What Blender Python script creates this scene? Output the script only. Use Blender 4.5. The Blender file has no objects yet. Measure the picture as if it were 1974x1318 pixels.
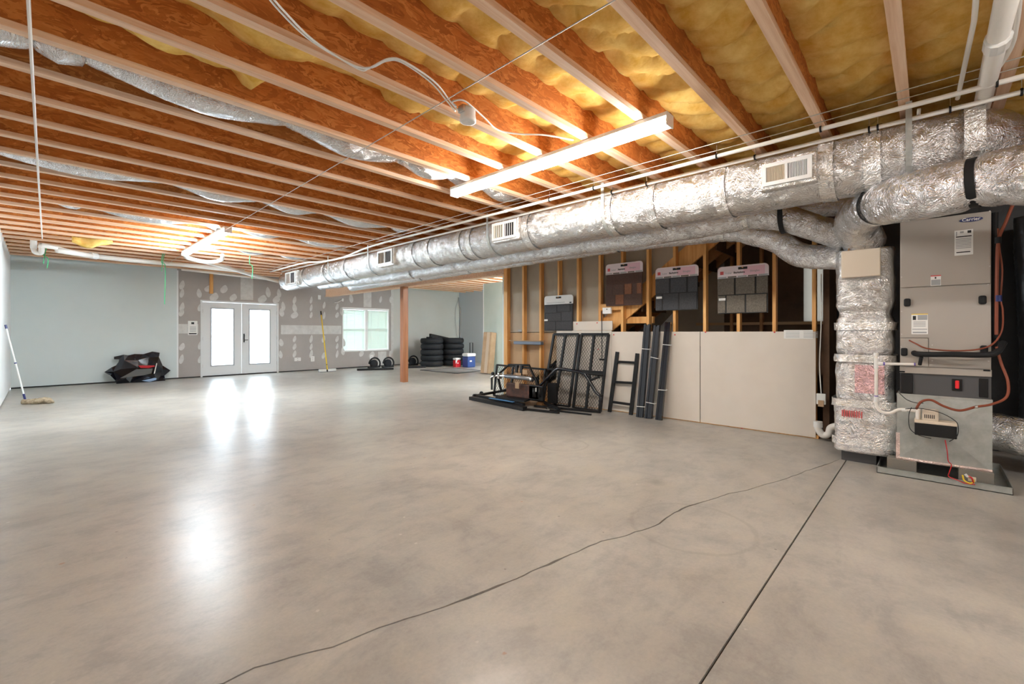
import bpy, bmesh, math, random
from math import radians as R, sin, cos, pi
from mathutils import Vector as V, Matrix, noise
from mathutils.geometry import delaunay_2d_cdt
random.seed(7)
S = bpy.context.scene
COL = S.collection

# ------------------------------------------------------------------ camera
FPX, CXP, HOR, EYE, PAN = 855.0, 987.0, 640.0, 1.225, R(46.7)
cam = bpy.data.objects.new('camera', bpy.data.cameras.new('camera')); COL.objects.link(cam)
cam.location = (0, 0, EYE); cam.rotation_euler = (R(90), 0, -PAN)
cam.data.lens = FPX / 1974 * 36; cam.data.sensor_width = 36; cam.data.shift_y = -(659 - HOR) / 1974
cam.data.clip_start = .02; S.camera = cam

# ------------------------------------------------------------------ world (overcast daylight outside)
w = bpy.data.worlds.new('sky'); S.world = w; w.use_nodes = True
w.node_tree.nodes['Background'].inputs[0].default_value = (.78, .90, 1, 1)
w.node_tree.nodes['Background'].inputs[1].default_value = 5.5

# ------------------------------------------------------------------ view
S.view_settings.view_transform = 'Standard'; S.view_settings.look = 'None'
S.view_settings.gamma = 1; S.view_settings.use_curve_mapping = False
S.view_settings.exposure = 1.54
S.cycles.max_bounces = 10; S.cycles.diffuse_bounces = 6; S.cycles.glossy_bounces = 4
S.cycles.transparent_max_bounces = 12; S.cycles.sample_clamp_indirect = 6
TUBE_NEAR, TUBE_FAR, FILL_BACK, FILL_ALCOVE = 27, 60, 22, 110        # lamp lens emission; back and alcove are added fill

# ------------------------------------------------------------------ measured points -> metres
def _ray(px, py):
    r, z = (px - CXP) / FPX, (HOR - py) / FPX
    return V((sin(PAN) + r * cos(PAN), cos(PAN) - r * sin(PAN), z))
def gX(px, py, X): a = _ray(px, py); d = X / a.x; return V((X, a.y * d, EYE + a.z * d))
def gY(px, py, Y): a = _ray(px, py); d = Y / a.y; return V((a.x * d, Y, EYE + a.z * d))
def gZ(px, py, Z=0.0): a = _ray(px, py); d = (Z - EYE) / a.z; return V((a.x * d, a.y * d, Z))
def gL(px, py, a0, b0):                      # on a leaning plane x = a0 + b0*z
    a = _ray(px, py); t = (a0 + b0 * EYE) / (a.x - b0 * a.z); return V((a.x * t, a.y * t, EYE + a.z * t))

# ------------------------------------------------------------------ materials
MATS = {}
def mat(name, col, rough=.6, metal=0, bump=None, var=None, emit=None, spec=.5, coat=0, aniso=None, trans=0):
    if name in MATS: return MATS[name]
    m = bpy.data.materials.new(name); m.use_nodes = True; MATS[name] = m
    nt = m.node_tree; b = nt.nodes['Principled BSDF']
    b.inputs['Base Color'].default_value = (*col, 1); b.inputs['Roughness'].default_value = rough
    b.inputs['Metallic'].default_value = metal; b.inputs['Specular IOR Level'].default_value = spec
    b.inputs['Coat Weight'].default_value = coat
    if trans: b.inputs['Transmission Weight'].default_value = trans
    tc = nt.nodes.new('ShaderNodeTexCoord')
    mp = nt.nodes.new('ShaderNodeMapping'); nt.links.new(tc.outputs['Object'], mp.inputs[0])
    if aniso: mp.inputs['Scale'].default_value = aniso
    if var:                                   # (scale, dark colour, light colour[, detail])
        n = nt.nodes.new('ShaderNodeTexNoise'); n.inputs['Scale'].default_value = var[0]
        n.inputs['Detail'].default_value = var[3] if len(var) > 3 else 4
        n.inputs['Roughness'].default_value = .65
        nt.links.new(mp.outputs[0], n.inputs['Vector'])
        r = nt.nodes.new('ShaderNodeValToRGB'); r.color_ramp.elements[0].position = .32; r.color_ramp.elements[1].position = .68
        r.color_ramp.elements[0].color = (*var[1], 1); r.color_ramp.elements[1].color = (*var[2], 1)
        nt.links.new(n.outputs[0], r.inputs[0]); nt.links.new(r.outputs[0], b.inputs['Base Color'])
    if bump:                                  # (scale, strength, distance)
        n = nt.nodes.new('ShaderNodeTexNoise'); n.inputs['Scale'].default_value = bump[0]; n.inputs['Detail'].default_value = 5
        nt.links.new(mp.outputs[0], n.inputs['Vector'])
        u = nt.nodes.new('ShaderNodeBump'); u.inputs['Strength'].default_value = bump[1]; u.inputs['Distance'].default_value = bump[2]
        nt.links.new(n.outputs[0], u.inputs['Height']); nt.links.new(u.outputs[0], b.inputs['Normal'])
    if emit:
        b.inputs['Emission Color'].default_value = (*emit[0], 1); b.inputs['Emission Strength'].default_value = emit[1]
    return m

def floor_material():
    m = bpy.data.materials.new('sealed_concrete'); m.use_nodes = True; nt = m.node_tree; b = nt.nodes['Principled BSDF']
    N = nt.nodes.new; L = nt.links.new
    tc = N('ShaderNodeTexCoord')
    def noise_(sc, det, ro, off=(0, 0, 0), str_=(1, 1, 1), dist=0):
        mp = N('ShaderNodeMapping'); mp.inputs['Location'].default_value = off; mp.inputs['Scale'].default_value = str_
        L(tc.outputs['Object'], mp.inputs[0]); n = N('ShaderNodeTexNoise')
        n.inputs['Scale'].default_value = sc; n.inputs['Detail'].default_value = det; n.inputs['Roughness'].default_value = ro
        n.inputs['Distortion'].default_value = dist; L(mp.outputs[0], n.inputs['Vector']); return n.outputs[0]
    def ramp(src, stops):
        r = N('ShaderNodeValToRGB'); e = r.color_ramp.elements
        e[0].position, e[0].color = stops[0][0], (*stops[0][1], 1); e[1].position, e[1].color = stops[-1][0], (*stops[-1][1], 1)
        for p, c in stops[1:-1]: k = e.new(p); k.color = (*c, 1)
        L(src, r.inputs[0]); return r.outputs[0]
    def mix(f, a, b2, mode='MIX'):
        x = N('ShaderNodeMix'); x.data_type = 'RGBA'; x.blend_type = mode
        if isinstance(f, float): x.inputs[0].default_value = f
        else: L(f, x.inputs[0])
        L(a, x.inputs[6]) if not isinstance(a, tuple) else setattr(x.inputs[6], 'default_value', (*a, 1))
        L(b2, x.inputs[7]) if not isinstance(b2, tuple) else setattr(x.inputs[7], 'default_value', (*b2, 1))
        return x.outputs[2]
    base = ramp(noise_(.55, 6, .6, dist=.6), [(.36, (.36, .34, .31)), (.5, (.42, .40, .368)), (.64, (.475, .455, .42))])
    mott = ramp(noise_(3.2, 9, .72, (3, 1, 0), (1, 1.6, 1), .25), [(.38, (.86, .86, .87)), (.5, (1, 1, 1)), (.63, (1.07, 1.06, 1.03))])
    c = mix(1.0, base, mott, 'MULTIPLY')
    sm = ramp(noise_(1.1, 7, .8, (9, 4, 0), (2.4, 1, 1), 1.4), [(.56, (0, 0, 0)), (.68, (1, 1, 1))])
    c = mix(sm, c, (.27, .25, .225)) if False else mix(.999, c, ramp(noise_(1.1, 7, .8, (9, 4, 0), (1.5, 1, 1), .3), [(.35, (1.04, 1.03, 1.0)), (.5, (1, 1, 1)), (.66, (.86, .87, .885))]), 'MULTIPLY')
    c = mix(1.0, c, ramp(noise_(60, 3, .6), [(.3, (.95, .95, .95)), (.7, (1.04, 1.04, 1.04))]), 'MULTIPLY')
    # rust specks, pale scuffs and dark spots
    def specks(sc, off, thr, col, c):
        mp = N('ShaderNodeMapping'); mp.inputs['Location'].default_value = off; L(tc.outputs['Object'], mp.inputs[0])
        v = N('ShaderNodeTexVoronoi'); v.inputs['Scale'].default_value = sc; L(mp.outputs[0], v.inputs['Vector'])
        ns = noise_(sc * 7, 3, .6, off)
        ad = N('ShaderNodeMath'); ad.operation = 'MULTIPLY_ADD'; L(ns, ad.inputs[0]); ad.inputs[1].default_value = .12; L(v.outputs['Distance'], ad.inputs[2])
        sp = N('ShaderNodeSeparateColor'); L(v.outputs['Color'], sp.inputs[0])
        g = N('ShaderNodeMath'); g.operation = 'GREATER_THAN'; L(sp.outputs[0], g.inputs[0]); g.inputs[1].default_value = .84
        r_ = ramp(ad.outputs[0], [(thr, (1, 1, 1)), (thr + .03, (0, 0, 0))])
        m_ = N('ShaderNodeMath'); m_.operation = 'MULTIPLY'; L(r_, m_.inputs[0]); L(g.outputs[0], m_.inputs[1]); m2 = N('ShaderNodeMath'); m2.operation = 'MULTIPLY'; L(m_.outputs[0], m2.inputs[0]); m2.inputs[1].default_value = .6
        return mix(m2.outputs[0], c, col)
    c = specks(5.2, (3, 5, 0), .10, (.38, .19, .10), c)
    c = specks(6.1, (8, 2, 0), .095, (.60, .57, .52), c)
    c = specks(8.3, (1, 9, 0), .10, (.13, .12, .11), c)
    def blob(centre, r0, r1, wdt, col, amt, c):          # faint ring or patch stain at a place on the slab
        vm = N('ShaderNodeVectorMath'); vm.operation = 'DISTANCE'; L(tc.outputs['Object'], vm.inputs[0]); vm.inputs[1].default_value = centre
        ad = N('ShaderNodeMath'); ad.operation = 'MULTIPLY_ADD'; L(noise_(9, 5, .7), ad.inputs[0]); ad.inputs[1].default_value = wdt * 5; L(vm.outputs['Value'], ad.inputs[2])
        o_ = wdt * 2.5
        st = [(max(.001, r0 + o_ - wdt), (0, 0, 0)), (r0 + o_, (1, 1, 1)), (r1 + o_, (1, 1, 1)), (min(.999, r1 + o_ + wdt), (0, 0, 0))] if r0 > 0 else [(r1 + o_ - wdt, (1, 1, 1)), (r1 + o_ + wdt * 2, (0, 0, 0))]
        ms = N('ShaderNodeMath'); ms.operation = 'MULTIPLY'; L(ramp(ad.outputs[0], st), ms.inputs[0]); ms.inputs[1].default_value = amt
        return mix(ms.outputs[0], c, col)
    c = blob((2.82, 1.10, 0), .36, .375, .012, (.20, .18, .16), .2, c)
    c = blob((3.9, 2.9, 0), .25, .26, .015, (.20, .18, .16), .25, c)
    c = blob((1.07, 1.08, 0), 0, .07, .035, (.62, .60, .57), .5, c)
    c = blob((3.45, 1.62, 0), 0, .05, .03, (.20, .18, .16), .4, c)
    L(c, b.inputs['Base Color'])
    L(ramp(noise_(1.7, 4, .5, (2, 2, 0)), [(.3, (.285,) * 3), (.7, (.325,) * 3)]), b.inputs['Roughness'])
    b.inputs['Specular IOR Level'].default_value = .22
    bp = N('ShaderNodeBump'); bp.inputs['Strength'].default_value = .35; bp.inputs['Distance'].default_value = .0025
    L(noise_(7, 4, .6, (0, 0, 0), (1, 1, 1), .4), bp.inputs['Height']); L(bp.outputs[0], b.inputs['Normal'])
    return m

def osb_material(name, a, b_, c_, aniso):
    m = bpy.data.materials.new(name); m.use_nodes = True; nt = m.node_tree; b = nt.nodes['Principled BSDF']
    N = nt.nodes.new; L = nt.links.new
    tc = N('ShaderNodeTexCoord'); mp = N('ShaderNodeMapping'); mp.inputs['Scale'].default_value = aniso; L(tc.outputs['Object'], mp.inputs[0])
    v = N('ShaderNodeTexVoronoi'); v.inputs['Scale'].default_value = 16; v.inputs['Randomness'].default_value = 1
    n = N('ShaderNodeTexNoise'); n.inputs['Scale'].default_value = 5; n.inputs['Detail'].default_value = 6; n.inputs['Distortion'].default_value = 1.8
    L(mp.outputs[0], n.inputs['Vector'])
    x = N('ShaderNodeMix'); x.data_type = 'VECTOR'; x.inputs[0].default_value = .35; L(mp.outputs[0], x.inputs[4]); L(n.outputs['Color'], x.inputs[5]); L(x.outputs[1], v.inputs['Vector'])
    sep = N('ShaderNodeSeparateColor'); L(v.outputs['Color'], sep.inputs[0])
    r = N('ShaderNodeValToRGB'); e = r.color_ramp.elements; e[0].position = .1; e[0].color = (*a, 1); e[1].position = .95; e[1].color = (*c_, 1); k = e.new(.55); k.color = (*b_, 1)
    ad = N('ShaderNodeMath'); ad.operation = 'MULTIPLY_ADD'; L(sep.outputs[0], ad.inputs[0]); ad.inputs[1].default_value = .55; 
    ml = N('ShaderNodeMath'); ml.operation = 'MULTIPLY'; L(n.outputs[0], ml.inputs[0]); ml.inputs[1].default_value = .5; L(ml.outputs[0], ad.inputs[2])
    L(ad.outputs[0], r.inputs[0]); L(r.outputs[0], b.inputs['Base Color']); b.inputs['Roughness'].default_value = .6
    b.inputs['Specular IOR Level'].default_value = .3
    return m

def foil_material(name, tint=(.72, .71, .70), rough=.19, stren=.8):
    m = bpy.data.materials.new(name); m.use_nodes = True; nt = m.node_tree; b = nt.nodes['Principled BSDF']
    N = nt.nodes.new; L = nt.links.new
    b.inputs['Base Color'].default_value = (*tint, 1); b.inputs['Metallic'].default_value = .92; b.inputs['Roughness'].default_value = rough
    tc = N('ShaderNodeTexCoord')
    n1 = N('ShaderNodeTexNoise'); n1.inputs['Scale'].default_value = 9; n1.inputs['Detail'].default_value = 6; n1.inputs['Distortion'].default_value = 1.2
    v = N('ShaderNodeTexVoronoi'); v.inputs['Scale'].default_value = 22; v.feature = 'DISTANCE_TO_EDGE'
    L(tc.outputs['Object'], n1.inputs['Vector'])
    mx = N('ShaderNodeMix'); mx.data_type = 'VECTOR'; mx.inputs[0].default_value = .3; L(tc.outputs['Object'], mx.inputs[4]); L(n1.outputs['Color'], mx.inputs[5]); L(mx.outputs[1], v.inputs['Vector'])
    a = N('ShaderNodeMath'); a.operation = 'MULTIPLY_ADD'; L(v.outputs['Distance'], a.inputs[0]); a.inputs[1].default_value = 1.2; L(n1.outputs[0], a.inputs[2])
    u = N('ShaderNodeBump'); u.inputs['Strength'].default_value = stren; u.inputs['Distance'].default_value = .010
    L(a.outputs[0], u.inputs['Height']); L(u.outputs[0], b.inputs['Normal'])
    return m

M_FLOOR = floor_material()
M_WEB = osb_material('osb_web', (.34, .10, .022), (.58, .20, .048), (.78, .36, .11), (1, 1, 2.4))
M_SUB = osb_material('osb_subfloor', (.22, .09, .03), (.36, .16, .06), (.46, .24, .10), (1, 1, 1))
M_FLANGE = mat('flange_pine', (.80, .56, .38), .6, var=(2.2, (.70, .43, .26), (.90, .67, .49), 6), aniso=(.5, 14, 14), bump=(20, .2, .002))
M_STUD = mat('spruce_stud', (.68, .34, .10), .55, var=(2.5, (.58, .25, .06), (.84, .48, .17), 6), aniso=(9, 9, .5))
M_POST = mat('cedar_post', (.34, .12, .045), .5, var=(2, (.24, .075, .028), (.42, .17, .065), 6), aniso=(10, 10, .4))
M_STAIRWOOD = mat('stair_timber', (.42, .2, .07), .6, var=(3, (.30, .12, .04), (.52, .27, .10), 5))
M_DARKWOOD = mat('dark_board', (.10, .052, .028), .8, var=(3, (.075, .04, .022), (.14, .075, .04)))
M_BATT = mat('yellow_fibreglass', (.86, .57, .14), .95, var=(7, (.74, .44, .08), (.95, .72, .26), 6), bump=(30, .5, .006), spec=.1)
M_FOIL = foil_material('foil_jacket')
M_FOIL2 = foil_material('foil_flex_jacket', (.80, .80, .81), .18, 1.0)
M_FOILTAPE = foil_material('foil_tape', (.86, .85, .83), .14, .9)
M_GREYWALL = mat('grey_wall_paint', (.66, .74, .745), .75, var=(.8, (.64, .72, .725), (.68, .76, .765)), bump=(40, .1, .001))
M_WHITEWALL = mat('white_wall_paint', (.84, .87, .89), .7, var=(.8, (.82, .85, .87), (.86, .89, .91)))
M_BLUEWALL = mat('pale_blue_paint', (.56, .61, .65), .75)
M_GREENWALL = mat('green_board', (.50, .60, .53), .8, var=(.9, (.46, .56, .50), (.56, .64, .60)))
M_GYPGREY = mat('bare_gypsum_grey', (.41, .38, .36), .9, var=(1.1, (.385, .355, .335), (.435, .405, .385)))
M_MUD = mat('joint_compound', (.62, .62, .60), .85, var=(8, (.56, .56, .54), (.68, .68, .66)))
M_GYPIV = mat('ivory_gypsum_paper', (.66, .60, .53), .8, var=(.9, (.63, .57, .50), (.70, .64, .57)))
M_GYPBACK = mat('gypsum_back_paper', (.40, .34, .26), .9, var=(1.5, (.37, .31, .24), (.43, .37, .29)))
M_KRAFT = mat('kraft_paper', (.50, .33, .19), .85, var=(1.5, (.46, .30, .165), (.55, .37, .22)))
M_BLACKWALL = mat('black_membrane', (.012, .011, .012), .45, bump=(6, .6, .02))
M_WHITE = mat('white_plastic', (.80, .80, .78), .35)
M_PVC = mat('pvc_white', (.82, .79, .74), .3)
M_TUBE1 = mat('lamp_lens_near', (.9, .9, .9), .4, emit=((1, .96, .90), TUBE_NEAR))
M_TUBE2 = mat('lamp_lens_far', (.9, .9, .9), .4, emit=((.80, .92, 1), TUBE_FAR))
M_FILL_BACK = mat('fill_lens_back', (.9, .9, .9), .4, emit=((1, .97, .93), FILL_BACK))
M_FILL_ALCOVE = mat('fill_lens_alcove', (.9, .9, .9), .4, emit=((.90, .96, 1), FILL_ALCOVE))
M_HOUSING = mat('lamp_housing', (.75, .75, .74), .4)
M_BLACK = mat('black_powder_coat', (.010, .0095, .010), .45, bump=(60, .2, .001), spec=.3)
M_BLACKGLOSS = mat('gloss_black', (.007, .007, .012), .14, coat=.3, spec=.4)
M_BLACKMATTE = mat('matte_black_plastic', (.013, .013, .014), .6, spec=.3)
M_RUBBER = mat('tyre_rubber', (.013, .0145, .018), .7, spec=.3, bump=(40, .5, .004))
M_RAIL = mat('charcoal_coated_steel', (.030, .034, .042), .34, metal=.2)
M_HVAC = mat('taupe_cabinet_paint', (.40, .365, .325), .42, var=(.9, (.385, .35, .312), (.415, .38, .338)))
M_GALV = mat('galvanised_steel', (.46, .48, .46), .42, metal=.55, var=(14, (.40, .42, .40), (.50, .52, .50)))
M_DKGREY = mat('dark_grey_panel', (.085, .085, .09), .4)
M_BEIGE = mat('beige_plastic', (.70, .60, .48), .45)
M_RED = mat('red_plastic', (.55, .012, .02), .35)
M_REDTAG = mat('red_latch', (.85, .02, .03), .3)
M_BLUE = mat('blue_plastic', (.02, .055, .22), .35)
M_NAVY = mat('navy', (.012, .02, .13), .35)
M_CARD = mat('cardboard', (.44, .30, .185), .85, var=(5, (.40, .27, .16), (.50, .35, .22)))
M_PAPER = mat('paper', (.80, .80, .78), .8)
M_PAPERGREY = mat('print_grey', (.36, .37, .38), .8)
M_INK = mat('print_black', (.02, .02, .02), .7)
M_PINK = mat('pink_print', (.78, .50, .58), .5)
M_PALEPINK = mat('pale_pink_print', (.80, .70, .73), .5)
M_PINKRED = mat('red_print', (.62, .08, .08), .5)
M_YELLOW = mat('yellow_paint', (.80, .55, .03), .4)
M_GREEN = mat('green_string', (.10, .55, .25), .6)
M_ORANGE = mat('orange_insulated_copper', (.24, .055, .022), .45)
M_STEEL = mat('steel', (.55, .54, .52), .3, metal=.9)
M_CHROME = mat('chrome', (.8, .8, .8), .12, metal=1)
M_MOP = mat('cotton_mop', (.52, .43, .30), .95, bump=(50, .8, .01), var=(18, (.24, .18, .11), (.50, .41, .29)))
M_MAT = mat('grey_floor_mat', (.17, .165, .16), .9, bump=(60, .5, .004))
M_MATEDGE = mat('dark_mat_border', (.06, .06, .06), .7)
M_LABELBLUE = mat('blue_label', (.10, .28, .55), .5)
M_SLATE = mat('charcoal_shingle', (.052, .052, .056), .9, bump=(120, .5, .003), var=(70, (.04, .04, .044), (.07, .07, .075)))
M_GREYSH = mat('grey_shingle', (.15, .13, .105), .9, bump=(120, .5, .003), var=(70, (.11, .095, .075), (.20, .175, .145)))
M_BROWNSH = mat('brown_shingle', (.12, .06, .04), .9, bump=(120, .5, .003), var=(60, (.07, .04, .032), (.11, .06, .045)))
M_RUSTSH = mat('rust_shingle', (.22, .09, .045), .9, bump=(120, .5, .003), var=(60, (.17, .07, .035), (.26, .11, .06)))
M_DOORW = mat('door_paint', (.70, .72, .73), .4)
M_BLIND = mat('blind_slat', (.80, .84, .78), .5, trans=0)
def slat_material():
    m = bpy.data.materials.new('blind_vinyl'); m.use_nodes = True; nt = m.node_tree; nt.nodes.clear()
    o = nt.nodes.new('ShaderNodeOutputMaterial'); t = nt.nodes.new('ShaderNodeBsdfDiffuse'); g = nt.nodes.new('ShaderNodeBsdfTranslucent'); x = nt.nodes.new('ShaderNodeMixShader')
    t.inputs[0].default_value = (.66, .72, .66, 1); g.inputs[0].default_value = (.85, .95, .85, 1); x.inputs[0].default_value = .045
    nt.links.new(t.outputs[0], x.inputs[1]); nt.links.new(g.outputs[0], x.inputs[2]); nt.links.new(x.outputs[0], o.inputs[0]); return m
M_BLIND = slat_material()
def lit_patch_material():  # translucent stand-in for a lit wall beyond, not real glazing
    m = bpy.data.materials.new('lit_wall_standin'); m.use_nodes = True; nt = m.node_tree; nt.nodes.clear()
    o = nt.nodes.new('ShaderNodeOutputMaterial'); g = nt.nodes.new('ShaderNodeBsdfTranslucent'); g.inputs[0].default_value = (.30, .285, .26, 1)
    nt.links.new(g.outputs[0], o.inputs[0]); return m
M_LITPATCH = lit_patch_material()
M_PANE = None
def pane_material():
    m = bpy.data.materials.new('clear_glass'); m.use_nodes = True; nt = m.node_tree; nt.nodes.clear()
    o = nt.nodes.new('ShaderNodeOutputMaterial'); t = nt.nodes.new('ShaderNodeBsdfTransparent'); g = nt.nodes.new('ShaderNodeBsdfGlossy'); x = nt.nodes.new('ShaderNodeMixShader')
    g.inputs['Roughness'].default_value = .02; x.inputs[0].default_value = .06; t.inputs[0].default_value = (.95, .97, .97, 1)
    nt.links.new(t.outputs[0], x.inputs[1]); nt.links.new(g.outputs[0], x.inputs[2]); nt.links.new(x.outputs[0], o.inputs[0]); return m
M_PANE = pane_material()
def frosted_material():
    m = bpy.data.materials.new('frosted_glass'); m.use_nodes = True; nt = m.node_tree; nt.nodes.clear()
    o = nt.nodes.new('ShaderNodeOutputMaterial'); t = nt.nodes.new('ShaderNodeBsdfTransparent'); g = nt.nodes.new('ShaderNodeBsdfTranslucent'); x = nt.nodes.new('ShaderNodeMixShader')
    g.inputs[0].default_value = (.93, .96, .98, 1); x.inputs[0].default_value = .5
    nt.links.new(t.outputs[0], x.inputs[1]); nt.links.new(g.outputs[0], x.inputs[2]); nt.links.new(x.outputs[0], o.inputs[0]); return m
M_FROST = frosted_material()

# ------------------------------------------------------------------ mesh builder
class MB:
    def __init__(s): s.v = []; s.f = []
    def add(s, vs, fs):
        o = len(s.v); s.v += [V(p) for p in vs]; s.f += [tuple(i + o for i in f) for f in fs]; return s
    def box(s, a, b, M=None):
        (x0, y0, z0), (x1, y1, z1) = a, b
        x0, x1 = min(x0, x1), max(x0, x1); y0, y1 = min(y0, y1), max(y0, y1); z0, z1 = min(z0, z1), max(z0, z1)
        vs = [V(p) for p in ((x0, y0, z0), (x1, y0, z0), (x1, y1, z0), (x0, y1, z0), (x0, y0, z1), (x1, y0, z1), (x1, y1, z1), (x0, y1, z1))]
        if M: vs = [M @ p for p in vs]
        return s.add(vs, [(0, 3, 2, 1), (4, 5, 6, 7), (0, 1, 5, 4), (1, 2, 6, 5), (2, 3, 7, 6), (3, 0, 4, 7)])
    def bevbox(s, a, b, r=.01, M=None):
        bm = bmesh.new(); bmesh.ops.create_cube(bm, size=1)
        c = (V(a) + V(b)) / 2; d = V(b) - V(a)
        for v in bm.verts: v.co = V((v.co.x * abs(d.x), v.co.y * abs(d.y), v.co.z * abs(d.z))) + c
        bmesh.ops.bevel(bm, geom=bm.edges[:], offset=min(r, min(map(abs, d)) * .45), segments=2, affect='EDGES', profile=.5)
        vs = [(M @ v.co) if M else v.co.copy() for v in bm.verts]
        s.add(vs, [tuple(v.index for v in f.verts) for f in bm.faces] if not bm.verts.index_update() else []); bm.free(); return s
    def bar(s, p, q, wd, ht, up=(0, 0, 1)):      # rectangular bar from p to q
        p, q = V(p), V(q); d = (q - p); L = d.length; d.normalize(); u = V(up)
        if abs(d.dot(u)) > .98: u = V((1, 0, 0))
        r = d.cross(u).normalized(); u = r.cross(d).normalized()
        M = Matrix((r, d, u)).transposed().to_4x4(); M.translation = p
        return s.box((-wd / 2, 0, -ht / 2), (wd / 2, L, ht / 2), M)
    def tube(s, pts, r, n=10, close=True, rfun=None, sq=2.0, ry=None):
        pts = [V(p) for p in pts]; rings = []; m = len(pts); prev = None; base = len(s.v)
        for i, p in enumerate(pts):
            t = (pts[min(i + 1, m - 1)] - pts[max(i - 1, 0)]).normalized()
            if prev is None:
                u = V((0, 0, 1)) if abs(t.z) < .9 else V((0, 1, 0)); a = t.cross(u).normalized()
            else: a = (prev - t * prev.dot(t)).normalized()
            prev = a; b = t.cross(a).normalized()
            for k in range(n):
                th = 2 * pi * k / n; c_, s_ = cos(th), sin(th)
                if sq != 2.0:
                    c_ = math.copysign(abs(c_) ** (2 / sq), c_); s_ = math.copysign(abs(s_) ** (2 / sq), s_)
                rr = r if not callable(r) else r(i / (m - 1))
                f = rfun(p, th, i) if rfun else 1.0
                s.v.append(p + a * (c_ * rr * f) + b * (s_ * (rr if ry is None else ry) * f))
        for i in range(m - 1):
            for k in range(n):
                a0 = base + i * n + k; a1 = base + i * n + (k + 1) % n
                s.f.append((a0, a1, a1 + n, a0 + n))
        if close:
            s.f.append(tuple(base + k for k in reversed(range(n)))); s.f.append(tuple(base + (m - 1) * n + k for k in range(n)))
        return s
    def cyl(s, p, q, r, n=16): return s.tube([p, q], r, n)
    def prism(s, poly, d):                      # polygon (list of 3D points) extruded by vector d
        n = len(poly); vs = [V(p) for p in poly] + [V(p) + V(d) for p in poly]
        return s.add(vs, [tuple(reversed(range(n))), tuple(range(n, 2 * n))] + [(i, (i + 1) % n, (i + 1) % n + n, i + n) for i in range(n)])
    def lathe(s, prof, c, n=28, axis='z'):       # prof: (r, h) list
        base = len(s.v); c = V(c)
        for (r, h) in prof:
            for k in range(n):
                t = 2 * pi * k / n
                p = V((r * cos(t), r * sin(t), h)) if axis == 'z' else (V((r * cos(t), h, r * sin(t))) if axis == 'y' else V((h, r * cos(t), r * sin(t))))
                s.v.append(c + p)
        for i in range(len(prof) - 1):
            for k in range(n):
                a, b = base + i * n + k, base + i * n + (k + 1) % n
                s.f.append((a, b, b + n, a + n))
        return s
    def build(s, name, m, parent=None, smooth=False, off=None):
        me = bpy.data.meshes.new(name); o = off if off is not None else (root_loc(parent) if parent else V((0, 0, 0)))
        me.from_pydata([tuple(p - o) for p in s.v], [], s.f)
        bm = bmesh.new(); bm.from_mesh(me); bmesh.ops.recalc_face_normals(bm, faces=bm.faces[:]); bm.to_mesh(me); bm.free()
        me.materials.append(m); me.update()
        if smooth: me.polygons.foreach_set('use_smooth', [True] * len(me.polygons))
        ob = bpy.data.objects.new(name, me); COL.objects.link(ob)
        if parent: ob.parent = parent
        elif off is not None: ob.location = off
        return ob
ROOTS = {}
def root_loc(o):
    p = V((0, 0, 0))
    while o is not None: p += o.location; o = o.parent
    return p
def tag(o, label=None, cat=None, group=None, kind=None):
    if label: o['label'] = label
    if cat: o['category'] = cat
    if group: o['group'] = group
    if kind: o['kind'] = kind
    return o
def thing(name, loc, label, cat, group=None):
    o = bpy.data.objects.new(name, None); COL.objects.link(o); o.location = loc; o.empty_display_size = .05
    return tag(o, label, cat, group)
def single(mb, name, m, label, cat, group=None, smooth=False, off=None):
    return tag(mb.build(name, m, None, smooth, off), label, cat, group)
def struct(name, mb=None, m=None):
    if mb is None:
        o = bpy.data.objects.new(name, None); COL.objects.link(o)
    else: o = mb.build(name, m)
    o['kind'] = 'structure'; return o
def dup(o, parent=None):
    c = o.copy(); COL.objects.link(c); c.parent = parent
    for ch in list(o.children): dup(ch, c)
    return c
def share(proto, parent, loc):
    c = proto.copy(); COL.objects.link(c); c.parent = parent; c.location = V(loc) - (root_loc(parent) if parent else V((0, 0, 0))); return c
def smooth_path(pts, n=8):                       # Catmull-Rom
    P = [V(p) for p in pts]; P = [P[0] * 2 - P[1]] + P + [P[-1] * 2 - P[-2]]; out = []
    for i in range(1, len(P) - 2):
        a, b, c, d = P[i - 1:i + 3]
        for k in range(n):
            t = k / n; out.append(.5 * (2 * b + (c - a) * t + (2 * a - 5 * b + 4 * c - d) * t * t + (3 * b - a - 3 * c + d) * t ** 3))
    out.append(P[-2]); return out
def resample(pts, step):
    out = [pts[0].copy()]; acc = 0
    for a, b in zip(pts, pts[1:]):
        L = (b - a).length
        if L < 1e-9: continue
        t = step - acc
        while t <= L: out.append(a.lerp(b, t / L)); t += step
        acc = L - (t - step)
    if (out[-1] - pts[-1]).length > step * .3: out.append(pts[-1].copy())
    return out
def text(s_, name, size, loc, right, up, m, parent, bold=0, ext=.0006, align='CENTER'):
    cu = bpy.data.curves.new(name, 'FONT'); cu.body = s_; cu.size = size; cu.extrude = ext; cu.align_x = align; cu.align_y = 'CENTER'; cu.offset = bold; cu.resolution_u = 3
    tmp = bpy.data.objects.new('tmp', cu); me = bpy.data.meshes.new_from_object(tmp)
    bpy.data.objects.remove(tmp); me.materials.clear(); me.materials.append(m)
    r = V(right).normalized(); u = V(up).normalized(); n = r.cross(u)
    M = Matrix((r, u, n)).transposed().to_4x4(); M.translation = V(loc) - (root_loc(parent) if parent else V((0, 0, 0)))
    me.transform(M); o = bpy.data.objects.new(name, me); COL.objects.link(o); o.parent = parent; return o
RX, UP = V((0, -1, 0)), V((0, 0, 1))            # reading direction on faces that look towards -X
X0, Y1, X2, YB, ZC = -.455, 14.4, 12.04, -3.6, 2.85

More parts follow.
